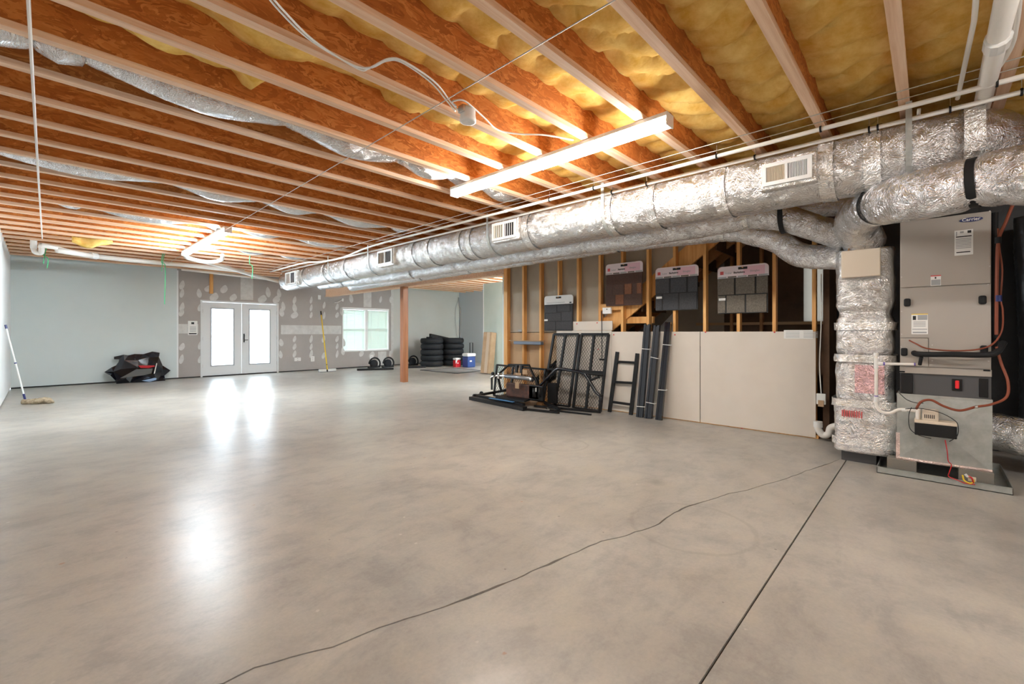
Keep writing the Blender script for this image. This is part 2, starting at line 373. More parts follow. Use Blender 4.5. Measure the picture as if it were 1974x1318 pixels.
# ================================================================== FLOOR
SX = 12.2
JY = .583
def groove_path():
    px = [(430, 1318), (490, 1288), (560, 1268), (640, 1246), (700, 1222), (760, 1200), (830, 1180), (880, 1160), (960, 1130), (1040, 1095), (1100, 1068), (1160, 1043), (1200, 1034), (1260, 1014), (1300, 988),
          (1330, 974), (1405, 951), (1440, 944), (1510, 924), (1560, 905), (1600, 893), (1636, 881)]
    P = [gZ(*p) for p in px]; P = [V((X0 - .02, 2.22, 0)), V((0.1, 1.98, 0))] + P
    P[-1] = V((5.45, JY + .02, 0)); out = []
    for a, b in zip(P, P[1:]):
        n = max(2, int((b - a).length / .05))
        for k in range(n):
            q = a.lerp(b, k / n); j = .012 * (noise.noise(q * 9)) + .005 * noise.noise(q * 40)
            d = (b - a).normalized(); out.append(q + V((-d.y, d.x, 0)) * (j if out else 0))
    return out
cr = groove_path()
nA, nB = [], []
for i, p in enumerate(cr):
    d = (cr[min(i + 1, len(cr) - 1)] - cr[max(i - 1, 0)]).normalized(); wdt = .0042 + .0040 * max(0, noise.noise(p * 6 + V((3, 0, 0)))) + (.004 if noise.noise(p * 3.1) > .38 else 0)
    wdt *= min(1, (len(cr) - 1 - i) / 12 + .15)
    nrm = V((-d.y, d.x, 0)); nA.append(p + nrm * wdt); nB.append(p - nrm * wdt)
mb = MB()
def slab(poly):
    n = len(poly); mb.add([(p[0], p[1], 0) for p in poly] + [(p[0], p[1], -.014) for p in poly], [tuple(range(n))] + [(i, (i + 1) % n, (i + 1) % n + n, i + n) for i in range(n)])
slab([(X0 - .3, YB - .2), (SX, YB - .2), (SX, JY - .0045), (X0 - .3, JY - .0045)])                         # south of the control joint
slab([(X0 - .3, JY + .0045), (5.47, JY + .0045)] + [(p.x, p.y) for p in reversed(nB)] + [(X0 - .3, nB[0].y)])     # between joint and crack
slab([(X0 - .3, nA[0].y)] + [(p.x, p.y) for p in nA] + [(5.47, JY + .0045), (SX, JY + .0045), (SX, Y1 + .2), (X0 - .3, Y1 + .2)])
floor = struct('floor', mb, M_FLOOR)
bm = bmesh.new(); bm.from_mesh(floor.data); bmesh.ops.triangulate(bm, faces=[f for f in bm.faces if len(f.verts) > 4])
for f in bm.faces:
    if abs(f.normal.z) > .9 and f.normal.z < 0: f.normal_flip()
bm.to_mesh(floor.data); bm.free()
MB().box((X0 - .3, YB - .2, -.03), (SX, Y1 + .2, -.013)).build('joint_bed', mat('joint_dirt', (.06, .045, .032), .95), floor)

# ================================================================== WALLS
struct('wall_left', MB().box((X0 - .12, YB, .025), (X0, Y1, 3.235)), M_WHITEWALL)
struct('shadow_gap_left', MB().box((X0 - .12, YB, 0), (X0 - .012, Y1, .025)), mat('wall_shadow_gap', (.04, .04, .04), .9))  # dark strip colours in the shade of the gap under the wall
struct('wall_front', MB().box((X0 - .12, YB - .12, 0), (7.4, YB, 3.26)), M_WHITEWALL)
# back wall with door and window openings
dx0, dx1, dz1 = 2.96, 4.94, 2.10
wx0, wx1, wz0, wz1 = 6.95, 8.72, .56, 2.07
CUT = 2.45                                        # painted / bare gypsum boundary
RGT = gY(758, 600, Y1).x
mb = MB(); mb.box((X0 - .1, Y1, .03), (CUT, Y1 + .12, 3.235))
wb = struct('wall_back', mb, M_GREYWALL)
wp = MB()
for a, b, z0, z1 in ((CUT, dx0, .03, 3.235), (dx0, dx1, dz1, 3.235), (dx1, wx0, .03, 3.235), (wx0, wx1, .03, wz0), (wx0, wx1, wz1, 3.235), (wx1, RGT, .03, 3.235)):
    wp.box((a, Y1 + .006, z0), (b, Y1 + .12, z1))
wp.build('bare_gypsum', M_GYPGREY, wb)
MB().box((RGT, Y1, .03), (X2 + .1, Y1 + .12, 3.235)).build('painted_panel', mat('warm_grey_paint', (.58, .59, .56), .8, var=(.7, (.56, .57, .53), (.60, .62, .59))), wb)
MB().box((X0, Y1 + .03, 0), (X2, Y1 + .1, .03)).build('shadow_gap', MATS['wall_shadow_gap'], wb)
MB().box((RGT - .09, Y1 - .001, .03), (RGT + .01, Y1 + .008, ZC)).build('corner_tape', M_MUD, wb)
MB().box((CUT - .01, Y1 - .004, .03), (CUT + .025, Y1 + .008, ZC)).build('corner_bead', M_WHITEWALL, wb)
# taped seams
ts = [((dx1 + .07, 1.16), (wx0 - .03, 1.44)), ((CUT + .03, 1.19), (dx0 - .05, 1.44))]
for (a, z0), (b, z1) in ts: MB().box((a, Y1 + .002, z0), (b, Y1 + .0075, z1)).build('taped_seam', M_MUD, wb)
a = gY(464, 0, Y1).x; b = gY(488, 0, Y1).x; MB().box((a, Y1 + .002, dz1 + .06), (b, Y1 + .0075, ZC)).build('taped_seam', M_MUD, wb)
a = gY(701, 0, Y1).x; b = gY(716, 0, Y1).x; MB().box((a, Y1 + .002, wz1 + .03), (b, Y1 + .0075, ZC)).build('taped_seam', M_MUD, wb)
a = gY(729, 0, Y1).x; b = gY(745, 0, Y1).x; MB().box((a, Y1 + .002, .03), (b, Y1 + .0075, wz0 - .03)).build('taped_seam', M_MUD, wb)
# screw-head spots of compound, teardrop shaped
def drop(w_, h_, sl):
    m_ = MB(); P = []
    for k in range(14):
        t = 2 * pi * k / 14; r = 1 - .38 * max(0, sin(t)); P.append((w_ * cos(t) * r + sl * sin(t) * h_ * .35, 0, h_ * sin(t)))
    m_.prism(P, (0, .006, 0)); return m_
protos = [drop(.055, .12, .5).build('compound_patch', M_MUD, wb), drop(.07, .14, -.3).build('compound_patch', M_MUD, wb), drop(.11, .11, .9).build('compound_patch', M_MUD, wb)]
spots = [(x, y, 0) for x in (568, 600) for y in (578, 593, 607, 653, 668, 682)] + [(x, y, 0) for x in (650,) for y in (591, 607, 653, 667, 682)] + [(546, 590, 1), (543, 602, 1), (542, 660, 1), (541, 683, 1),
     (386, 592, 0), (386, 665, 0), (386, 692, 0), (351, 549, 0), (351, 565, 0), (351, 592, 0), (350, 602, 0), (351, 668, 0), (350, 692, 0), (625, 588, 0), (625, 608, 0), (624, 653, 0), (624, 685, 0), (659, 600, 1), (661, 677, 1),
     (677, 575, 1), (734, 577, 0), (697, 681, 2), (717, 684, 2), (754, 578, 1), (753, 683, 1), (663, 660, 1)]
spots += [(402, 556, 2), (432, 557, 2), (384, 565, 1), (413, 572, 2), (450, 573, 2), (517, 563, 1), (506, 576, 2), (538, 565, 1), (533, 577, 2)]
for i, (x, y, k) in enumerate(spots):
    p = gY(x, y, Y1); p.y = Y1 + .0015
    if i < 3: protos[k if i == 0 else i].location = p if i == 0 else p
    o = protos[k].copy() if i >= 3 else None
    if o: COL.objects.link(o); o.parent = wb; o.location = p; o.scale = (random.uniform(.8, 1.15), 1, random.uniform(.8, 1.15))
# wooden block stub above door, curved compound smear
p0 = gY(404, 528, Y1 - .03); p1 = gY(411, 566, Y1 - .03)
MB().box((p0.x, Y1 - .04, p1.z), (p1.x, Y1, ZC)).build('wood_block', M_STUD, wb)
# alcove walls
struct('wall_right', MB().box((X2, 6.2, 0), (X2 + .12, Y1 + .1, 3.235)), M_BLUEWALL)
gw = gX(932, 600, 9.25)
wpn = struct('wall_partition', MB().box((9.25, 6.2, 0), (9.37, gw.y, 2.70)), M_GREENWALL)
MB().box((9.245, gw.y - .015, 0), (9.375, gw.y + .012, 2.70)).build('corner_bead', M_WHITEWALL, wpn)
struct('wall_return', MB().box((6.3, 6.08, 0), (X2, 6.2, 3.235)), M_GREYWALL)

# ---- stud wall beside the stairs (room side at X = 6.10)
ws = struct('wall_stair')
SY = [5.885, 5.46, 5.05, 4.64, 4.24, 3.82, 3.42, 3.0, 2.6, 2.185, 1.765, 1.36, .955]
for i, y in enumerate(SY):
    z0 = 0.04; wd = .038
    if i == 0: wd = .09
    z1 = ZC
    if abs(y - 3.42) < .01:
        MB().box((6.11, y, 1.98), (6.199, y + .038, ZC)).build('stud', M_STUD, ws); z1 = 1.72
    MB().box((6.11, y, z0), (6.199, y + wd, z1)).build('stud', M_STUD, ws)
MB().box((6.11, .93, 0), (6.199, 5.975, .04)).build('bottom_plate', M_STUD, ws)
MB().box((6.11, .93, ZC - .04), (6.199, 5.975, ZC)).build('top_plate', M_STUD, ws)
MB().box((6.205, 3.86, 1.225), (6.217, 5.97, ZC)).build('back_panel', M_GYPBACK, ws)
MB().box((6.205, 3.86, 0), (6.217, 5.97, 1.215)).build('back_panel', M_KRAFT, ws)
# side of the corner post: the wall's end
def drywall(y0, y1, z0, z1, x0=6.0975):
    return MB().box((x0, y0, z0), (x0 + .0125, y1, z1)).build('drywall_panel', M_GYPIV, ws)
drywall(.955, 2.252, .012, 1.232); drywall(2.262, 3.61, .012, 1.232)
drywall(3.615, 4.69, .012, 1.252); drywall(3.60, 4.38, 1.256, 1.40)
for px, py in ((1183, 645), (1301, 645), (1360, 640), (1493, 640), (1430, 826), (1112, 624), (1151, 622), (1153, 673)):
    q = gX(px, py, 6.095); MB().cyl((6.0945, q.y, q.z), (6.0985, q.y, q.z), .011, 10).build('screw_head', M_PINKRED, ws)
# blocking, wiring
MB().box((6.12, 3.46, 1.57), (6.158, 3.82, 1.67)).build('blocking', M_STUD, ws)
MB().box((6.25, 3.0, 1.36), (6.30, 3.45, 1.46)).build('blocking', M_STUD, ws)
# stairwell beyond
a = gX(1548, 517, 7.17); b = gX(1606, 619, 7.17); b.y = max(b.y, .98)
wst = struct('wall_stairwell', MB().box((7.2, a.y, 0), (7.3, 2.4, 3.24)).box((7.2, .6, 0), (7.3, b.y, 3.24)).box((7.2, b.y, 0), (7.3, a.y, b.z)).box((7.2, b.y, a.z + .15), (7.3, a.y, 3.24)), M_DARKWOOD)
MB().box((7.21, b.y, b.z), (7.215, a.y, a.z + .15)).build('lit_wall_patch', M_LITPATCH, wst)  # added pane passes sky light to stand in for a lit wall beyond
sh_ = lambda y: .27 + (5.2 - y) * 2.85 / 3.85
MB().prism([(6.25, 3.86, ZC), (6.25, 3.86, sh_(3.86)), (6.25, 1.74, sh_(1.74)), (6.25, 1.74, ZC)], (.012, 0, 0)).build('back_panel', M_GYPBACK, ws)
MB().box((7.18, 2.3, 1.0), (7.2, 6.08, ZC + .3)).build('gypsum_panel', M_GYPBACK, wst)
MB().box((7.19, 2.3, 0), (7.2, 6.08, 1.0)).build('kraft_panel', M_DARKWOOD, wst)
a = gX(1548, 517, 7.17); b = gX(1606, 619, 7.17)
pp = [gX(1302, 598, 7.1), gX(1302, 644, 7.1), gX(1258, 644, 7.1)]
MB().prism(pp, (.012, 0, 0)).build('white_panel', M_WHITE, wst)
for y in (.95, 1.75, 2.15):
    MB().box((7.10, y, 0), (7.19, y + .038, ZC)).build('stud', M_STAIRWOOD, wst)
MB().box((7.12, .9, 1.33), (7.16, 2.7, 1.37)).build('blocking', M_KRAFT, wst)
# stairs
st = thing('staircase', (6.6, 2.6, 0), 'open wooden stair carriage rising to the right behind the bare studs', 'stairs')
def strg(x, m):
    d = V((0, -1.0, .74)).normalized(); n = V((0, -d.z, d.y)) * -1
    a = V((x, 5.2, .27)); b = V((x, 1.35, 3.12))
    u = V((0, .59, .80)) * .13
    MB().prism([a + u, b + u, b - u, a - u], (.04, 0, 0)).build('stringer', m, st)
strg(6.205, M_STUD); strg(6.66, M_STAIRWOOD); strg(7.05, M_STAIRWOOD)
for k in range(13):
    y = 4.95 - k * .27; z = .46 + k * .2
    MB().box((6.27, y - .14, z + .06), (7.1, y + .14, z + .085)).build('tread', M_STAIRWOOD, st)
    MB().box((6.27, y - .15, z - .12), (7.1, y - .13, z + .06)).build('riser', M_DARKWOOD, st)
# utility corner: dark wall behind the air handler
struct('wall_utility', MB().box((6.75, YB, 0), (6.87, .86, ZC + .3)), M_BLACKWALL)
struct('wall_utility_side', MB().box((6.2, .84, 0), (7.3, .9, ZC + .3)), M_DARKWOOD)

# ---- door_1: french doors with frosted panes
d1 = struct('door_1')
fr = MB(); yf = Y1 - .015
fr.box((dx0, yf, 0), (dx0 + .045, Y1 + .12, dz1)); fr.box((dx1 - .045, yf, 0), (dx1, Y1 + .12, dz1)); fr.box((dx0 + .045, yf, dz1 - .045), (dx1 - .045, Y1 + .12, dz1))
fr.build('door_frame', M_DOORW, d1); MB().box((dx0, Y1 - .01, 0), (dx1, Y1 + .12, .022)).build('threshold', M_BLACKMATTE, d1)
xm = (dx0 + dx1) / 2
for a, b in ((dx0 + .048, xm - .004), (xm + .004, dx1 - .048)):
    lf = MB(); pz0, pz1 = .31, 1.87; pxa, pxb = a + .21, b - .21; y0, y1 = Y1 + .004, Y1 + .05
    lf.box((a, y0, .03), (pxa, y1, dz1 - .05)); lf.box((pxb, y0, .03), (b, y1, dz1 - .05)); lf.box((pxa, y0, .03), (pxb, y1, pz0)); lf.box((pxa, y0, pz1), (pxb, y1, dz1 - .05))
    l = lf.build('door_leaf', M_DOORW, d1)
    bd = MB()
    for q in (((pxa - .03, pz0 - .03), (pxa, pz1 + .03)), ((pxb, pz0 - .03), (pxb + .03, pz1 + .03)), ((pxa, pz0 - .03), (pxb, pz0)), ((pxa, pz1), (pxb, pz1 + .03))):
        bd.box((q[0][0], y0 - .012, q[0][1]), (q[1][0], y0 + .001, q[1][1]))
    bd.build('pane_bead', mat('grey_bead', (.40, .42, .45), .5), l)
    MB().box((pxa, y0 + .02, pz0), (pxb, y0 + .026, pz1)).build('pane', M_FROST, l)
h = MB(); hx = xm + .06; h.bevbox((hx - .016, Y1 - .012, .93), (hx + .016, Y1 + .004, 1.18), .008); h.tube([(hx, Y1 - .012, 1.0), (hx, Y1 - .05, 1.0), (hx + .09, Y1 - .05, 1.0)], .009, 8); h.cyl((hx, Y1 - .03, 1.12), (hx, Y1, 1.12), .016, 10)
h.build('door_handle', M_BLACKMATTE, d1)
for x in (dx0 + .046, dx1 - .046):
    for z in (.3, 1.05, 1.8): MB().cyl((x, Y1 - .006, z - .05), (x, Y1 - .006, z + .05), .009, 8).build('hinge', M_STEEL, d1)
# exterior ground slab, seen as brightness only
struct('outdoor_ground', MB().box((X0 - 3, Y1 + .13, -.1), (X2 + 3, Y1 + 6, -.02)), mat('outdoor_slab', (.45, .45, .43), .9))

# ---- window_1
w1 = struct('window_1'); yw = Y1 - .006
fr = MB(); t = .035
fr.box((wx0, yw, wz0), (wx0 + t, Y1 + .11, wz1)); fr.box((wx1 - t, yw, wz0), (wx1, Y1 + .11, wz1)); fr.box((wx0 + t, yw, wz0), (wx1 - t, Y1 + .11, wz0 + t)); fr.box((wx0 + t, yw, wz1 - t), (wx1 - t, Y1 + .11, wz1))
xmw = wx0 + (wx1 - wx0) * .5; fr.box((xmw - .05, Y1 + .01, wz0 + t), (xmw + .05, Y1 + .11, wz1 - t))
fr.build('window_frame', M_WHITE, w1)
zm = (wz0 + wz1) / 2 + .02
for a, b in ((wx0 + t, xmw - .05), (xmw + .05, wx1 - t)):
    for z0, z1 in ((wz0 + t, zm), (zm, wz1 - t)):
        sh = MB(); q = .03
        sh.box((a, Y1 + .06, z0), (a + q, Y1 + .09, z1)); sh.box((b - q, Y1 + .06, z0), (b, Y1 + .09, z1)); sh.box((a + q, Y1 + .06, z0), (b - q, Y1 + .09, z0 + q)); sh.box((a + q, Y1 + .06, z1 - q), (b - q, Y1 + .09, z1))
        s_ = sh.build('sash', M_WHITE, w1); MB().box((a + q, Y1 + .072, z0 + q), (b - q, Y1 + .077, z1 - q)).build('pane', M_PANE, s_)
for i, (a, b) in enumerate(((wx0 + t + .005, xmw - .055), (xmw + .055, wx1 - t - .005))):
    bl = thing('window_blind', ((a + b) / 2, Y1 + .03, wz1 - t), ('white slatted blind on the left half of the window by the post', 'white slatted blind on the right half of the window by the post')[i], 'blind', 'blinds on the window')
    MB().box((a, Y1 + .012, wz1 - t - .045), (b, Y1 + .05, wz1 - t - .002)).build('head_rail', M_WHITE, bl)
    n = 34; dz = (wz1 - wz0 - 2 * t - .08) / n; pr = None
    for k in range(n):
        z = wz0 + t + .03 + dz * (k + .5)
        if pr is None:
            Mx = Matrix.Translation((0, Y1 + .03, z)) @ Matrix.Rotation(R(62 if i == 0 else 70), 4, 'X')
            pr = MB().box((a + .004, -.023, -.0015), (b - .004, .023, .0015), Mx).build('slat', M_BLIND, bl)
        else:
            c = pr.copy(); COL.objects.link(c); c.location.z += dz * k
    for x in (a + .12, (a + b) / 2, b - .12): MB().box((x - .004, Y1 + .004, wz0 + t), (x + .004, Y1 + .006, wz1 - t)).build('ladder_cord', M_WHITE, bl)
    MB().box((a, Y1 + .015, wz0 + t), (b, Y1 + .045, wz0 + t + .02)).build('bottom_rail', M_WHITE, bl)

# ================================================================== CEILING: subfloor, I-joists, batts
ceil = struct('ceiling', MB().box((X0 - .12, YB, 3.23), (SX, Y1 + .12, 3.26)), M_SUB)
flp = None
for k in range(-7, 29):
    y = .135 + .495 * k
    x1 = 7.3 if y < 6.2 else X2
    jt = MB().box((X0, y - .005, ZC + .036), (x1, y + .005, 3.195)).build('floor_joist', M_WEB, ceil)
    MB().box((X0, y - .031, ZC), (x1, y + .031, ZC + .038)).build('bottom_flange', M_FLANGE, jt)
    MB().box((X0, y - .031, 3.192), (x1, y + .031, 3.23)).build('top_flange', M_FLANGE, jt)
def batt(y0, y1, xa, xb, base, amp, seed, droop=None, stuffn=None):
    nx = int((xb - xa) / .045); ny = 9; m_ = MB(); o = V((seed * 3.1, seed * 1.7, seed))
    for i in range(nx + 1):
        x = xa + (xb - xa) * i / nx
        seg = .36 + .12 * noise.noise(V((x * .8, seed, 0))); ph = (x / seg + .35 * noise.noise(V((x * 2, seed, 4)))) % 1
        for j in range(ny + 1):
            v = j / ny; y = y0 + (y1 - y0) * v
            ph2 = (x / .30 + .55 * noise.noise(V((x * 1.2, y * 3 + seed, 0))) + .25 * sin(v * 5 + seed)) % 1
            billow = (sin(pi * ph2)) ** .35
            z = base - amp * billow * (.35 + .65 * (sin(pi * min(.98, max(.02, v)))) ** .5) - .02 * noise.noise(V((x * 5, y * 7, seed))) - .008 * noise.noise(V((x * 19, y * 21, seed)))
            if droop: z -= droop(x, v)
            m_.v.append(V((x, y, z)))
    for i in range(nx):
        for j in range(ny):
            a_ = i * (ny + 1) + j; m_.f.append((a_, a_ + ny + 1, a_ + ny + 2, a_ + 1))
    nv = len(m_.v)
    m_.v += [V((xa, y0, 3.22)), V((xb, y0, 3.22)), V((xb, y1, 3.22)), V((xa, y1, 3.22))]
    return m_.build('insulation_batt', M_BATT, ceil, True)
for k in range(-7, 7):
    y = .135 + .495 * k; dr = None
    if k == 6: dr = lambda x, v: .19 * math.exp(-((x - .55) / .42) ** 2) * (1 - v) ** .5 + .12 * math.exp(-((x - 1.02) / .07) ** 2)
    if k == 5: dr = lambda x, v: .10 * math.exp(-((x - 1.0) / .25) ** 2) + (.08 if x > 1.8 else 0) * v
    batt(y + .006, y + .489, X0, 7.2, 3.135, .075 if k > 2 else .10, k * 1.37, dr)
for k in range(7, 28):
    y = .135 + .495 * k; batt(y + .006, y + .489, X0, 7.2 if y < 6 else X2, 3.16, .03, k * 1.37)
# a torn batt hanging by the far drain pipe
bt = MB(); c0 = gZ(172, 470, 2.78)
pts = []
for i in range(9):
    for j in range(7):
        u, v = i / 8, j / 6
        pts.append(V((c0.x - .22 + .5 * u, c0.y - .12 + .05 * sin(u * 7) + .2 * v, 3.08 - .40 * (1 - v) * (1 - .5 * abs(u - .4)) + .03 * noise.noise(V((u * 5, v * 4, 2))))))
bt.add(pts, [(i * 7 + j, (i + 1) * 7 + j, (i + 1) * 7 + j + 1, i * 7 + j + 1) for i in range(8) for j in range(6)])
ob = single(bt, 'insulation_scrap', M_BATT, 'torn yellow insulation scrap hanging from far joists beside the white drain pipe', 'insulation', smooth=True)
so = ob.modifiers.new('s', 'SOLIDIFY'); so.thickness = .05

# beam and post
bmx = thing('wooden_beam', (6.18, 5.97, 2.36), 'long wooden ceiling beam running behind the ducts from post to studs', 'beam')
for i in range(3): MB().box((6.12 + i * .04, 5.975, 2.365), (6.158 + i * .04, 13.8, ZC)).build('ply', M_POST if i else M_FLANGE, bmx)
MB().box((6.09, 5.975, 2.33), (6.27, 13.8, 2.365)).build('bottom_plate', M_FLANGE, bmx)
pst = thing('wooden_post', (6.06, 9.32, 0), 'square reddish wooden post standing under the beam', 'post')
MB().bevbox((5.99, 9.25, .012), (6.13, 9.39, 2.33), .004).build('shaft', M_POST, pst)
MB().box((5.975, 9.235, 0), (6.145, 9.405, .012)).build('base_plate', M_STEEL, pst)

# ================================================================== LAMPS
def lamp(name, x, y0, y1, m, label, w_=.115):
    L = thing(name, (x, (y0 + y1) / 2, ZC), label, 'light', None)
    mid = (y0 + y1) / 2
    MB().bevbox((x - w_ / 2, y0, 2.815), (x + w_ / 2, y1, 2.848), .005).build('housing', M_HOUSING, L)
    for a, b in ((y0 + .015, mid - .01), (mid + .01, y1 - .015)):
        P = [(x - w_ * .46, 0, 2.815), (x - w_ * .46, 0, 2.775), (x - w_ * .3, 0, 2.752), (x + w_ * .3, 0, 2.752), (x + w_ * .46, 0, 2.775), (x + w_ * .46, 0, 2.815)]
        MB().prism([V((p[0], a, p[2])) for p in P], (0, b - a, 0)).build('lens', m, L)
    for y in (y0, mid - .008, y1 - .012):
        MB().bevbox((x - w_ * .48, y, 2.75), (x + w_ * .48, y + .013, 2.82), .003).build('end_cap', M_WHITE, L)
    for y in (y0 + .05, mid):
        MB().tube([(x - w_ * .5, y, 2.80), (x - w_ * .52, y, 2.765), (x - w_ * .35, y, 2.742), (x - w_ * .2, y, 2.75)], .003, 5).build('lens_clip', M_STEEL, L)
    return L
lamp('fluorescent_light', 3.20, 1.40, 3.92, M_TUBE1, 'glowing double-length fluorescent strip light nearest the silver ducts')
lamp('fluorescent_light', 1.97, 7.85, 10.85, M_TUBE2, 'glowing fluorescent strip light far off near the double doors', .11)
lamp('fluorescent_light', 2.0, -3.2, -.8, M_FILL_BACK, 'added unseen fill strip light on the joists behind the viewer')  # added fill light for the near room, out of view

lamp('fluorescent_light', 8.0, 6.4, 7.3, M_FILL_ALCOVE, 'added unseen fill strip light round the corner behind the stud wall')  # added fill light to brighten the alcove, out of sight
lamp('fluorescent_light', 10.6, 6.8, 9.2, M_FILL_ALCOVE, 'added fill strip light hidden behind the pale green partition')  # second added alcove fill, unseen behind the partition
# ================================================================== DUCTWORK
def foil(path, r, name, parent, m=None, step=.03, n=36, amp=.022, seed=0, seams=None, sq=2.0, ry=None, pinch=None, ribs=0):
    P = resample(path, step); cum = 0; dist = [0]
    for a, b in zip(P, P[1:]): cum += (b - a).length; dist.append(cum)
    pc = pinch or []
    def rf(p, th, i):
        q = V((p.x * 1.3 + cos(th) * .9 + seed, p.y * 1.3 + sin(th) * .9, p.z * 1.3))
        f = 1 + amp * 1.1 * noise.noise(q * 2.2) + amp * .8 * noise.noise(V((dist[i] * 16, th * 1.6, seed))) + amp * .5 * noise.noise(V((dist[i] * 34, th * 5, seed + 5)))
        s_ = dist[i]
        for c in pc:
            d_ = abs(s_ - c)
            if d_ < .22: f -= .13 * math.exp(-(d_ / .05) ** 2) ; f += amp * 1.8 * math.exp(-(d_ / .12) ** 2) * noise.noise(V((th * 4.5, c, s_ * 3)))
        return f
    o = MB().tube(P, r, n, True, rf, sq, ry).build(name, m or M_FOIL, parent, True); return o
def lin(a, b, k=12): return [V(a).lerp(V(b), i / k) for i in range(k + 1)]
TX, TZ, TR = 4.45, 2.56, .248
yE = gX(537, 545, 4.2).y
tk = thing('trunk_duct', (TX, 6, TZ), 'largest foil-wrapped round trunk duct with white registers, hung below the joists', 'duct')
trp = lin((TX, yE, TZ), (TX, .05, TZ), 40) + [V((TX + .05, -.13, TZ)), V((TX + .2, -.27, TZ)), V((TX + .45, -.32, TZ)), V((TX + 1.0, -.32, TZ - .02))]
foil(trp, TR, 'duct_sleeve', tk, seed=1, amp=.02, n=44, step=.028)
MB().bevbox((TX - .2, yE - .04, TZ - .2), (TX + .2, yE + .06, TZ + .2), .03).build('end_cap', M_FOILTAPE, tk)
for px, py in ((1880, 270), (1680, 290), (1590, 300), (1385, 350), (1250, 380), (1168, 400), (1010, 450), (900, 470), (880, 475), (820, 490), (790, 495), (660, 515), (620, 520), (580, 535)):
    y = gX(px, py, 4.2).y
    MB().tube([(TX, y - .05, TZ), (TX, y - .02, TZ), (TX, y + .02, TZ), (TX, y + .05, TZ)], TR + .009, 40, False, lambda p, th, i: 1 + .035 * noise.noise(V((th * 4, p.y * 22, 1)))).build('foil_tape_band', M_FOILTAPE, tk, True)
def strap_hang(parent, x, y, z, r, top=ZC, w_=.035, name='hanger_strap', m=None):
    k = [(x - r - .008, top)] + [(x + (r + .008) * cos(a_), z + (r + .008) * sin(a_)) for a_ in [R(180 + 12 * j) for j in range(0, 16)]] + [(x + r + .008, top)]
    s_ = MB(); n = len(k)
    for (X_, Z_) in k: s_.v += [V((X_, y - w_ / 2, Z_)), V((X_, y + w_ / 2, Z_))]
    s_.f = [(2 * i, 2 * i + 1, 2 * i + 3, 2 * i + 2) for i in range(n - 1)]
    o = s_.build(name, m or M_GALV, parent); md = o.modifiers.new('s', 'SOLIDIFY'); md.thickness = .003; return o
for px in (1752, 1162, 940, 710, 633, 565): strap_hang(tk, TX, gX(px, 300, 4.2).y, TZ, TR + .004)
# registers on the room side
def register(cx0, cy0, cx1, cy1, n_l, damp):
    a = gX(cx0, (cy0 + cy1) / 2, 4.17); b = gX(cx1, (cy0 + cy1) / 2, 4.17); ya, yb = a.y, b.y; x = 4.165
    hh = abs(ya - yb) * .52 / 2 if abs(ya - yb) < .6 else .15
    hh = max(.075, hh); zc = gX((cx0 + cx1) / 2, (cy0 + cy1) / 2, 4.17).z
    fm = MB(); t_ = .03
    g = MB().bevbox((x + .004, yb - .03, zc - hh - .03), (TX - .12, ya + .03, zc + hh + .03), .02).build('duct_collar', M_FOILTAPE, tk)
    for q in (((ya, zc - hh), (ya - t_, zc + hh)), ((yb + t_, zc - hh), (yb, zc + hh)), ((ya - t_, zc - hh), (yb + t_, zc - hh + t_)), ((ya - t_, zc + hh - t_), (yb + t_, zc + hh)), (((ya + yb) / 2 + .01, zc - hh + t_), ((ya + yb) / 2 - .01, zc + hh - t_))):
        fm.box((x - .014, q[0][0], q[0][1]), (x + .004, q[1][0], q[1][1]))
    f_ = fm.build('register', M_WHITE, tk)
    MB().box((x + .001, ya, zc - hh), (x + .003, yb, zc + hh)).build('damper_cavity', M_BLACKMATTE, f_)
    W_ = (ya - yb) / 2 - t_ - .012
    for half in (0, 1):
        y0 = (ya - t_ - .004) if half == 0 else ((ya + yb) / 2 - .014)
        for k in range(n_l):
            y = y0 - W_ * (k + .5) / n_l
            Mx = Matrix.Translation((x - .004, y, zc)) @ Matrix.Rotation(R(35 if half else -35), 4, 'Z')
            MB().box((-.008, -.0016, -hh + t_), (.008, .0016, hh - t_), Mx).build('louvre', M_WHITE if half else M_BEIGE, f_)
register(1470, 300, 1566, 360, 12, 0); register(950, 425, 996, 463, 5, 0); register(729, 480, 757, 512, 4, 0); register(551, 525, 570, 547, 3, 0)
# red print around the nearest register
a = gX(1463, 330, 4.19); b = gX(1570, 330, 4.19)
for k in range(12):
    y = a.y + (b.y - a.y) * k / 11
    MB().box((4.176, y - .012, 2.31), (4.179, y + .004, 2.335), ).build('red_print', M_PINKRED, tk) if False else None
# two parallel flexible runs under and behind the trunk, bending to the return duct
def flexrun(pts, r, label, straps, seed, m=M_FOIL2, amp=.05, group=None, step=.02, strapm=None, pinch=True):
    P = smooth_path(pts, 8); t = thing('flexible_duct', P[len(P) // 2], label, 'duct', group)
    cum = [0]
    for a_, b_ in zip(P, P[1:]): cum.append(cum[-1] + (b_ - a_).length)
    foil(P, r, 'foil_sleeve', t, m, amp=amp, seed=seed, n=30, step=step, pinch=[s_ * cum[-1] for s_ in straps] if pinch else None)
    for s_ in straps:
        d = s_ * cum[-1]; i = min(range(len(cum)), key=lambda q: abs(cum[q] - d)); i = max(1, min(len(P) - 2, i)); p = P[i]; tt = (P[i + 1] - P[i - 1]).normalized()
        f = .89 if pinch else 1.03
        MB().tube([p - tt * .022, p + tt * .022], r * f + .008, 30, False).build('strap', strapm or M_FOILTAPE, t, True)
    return t
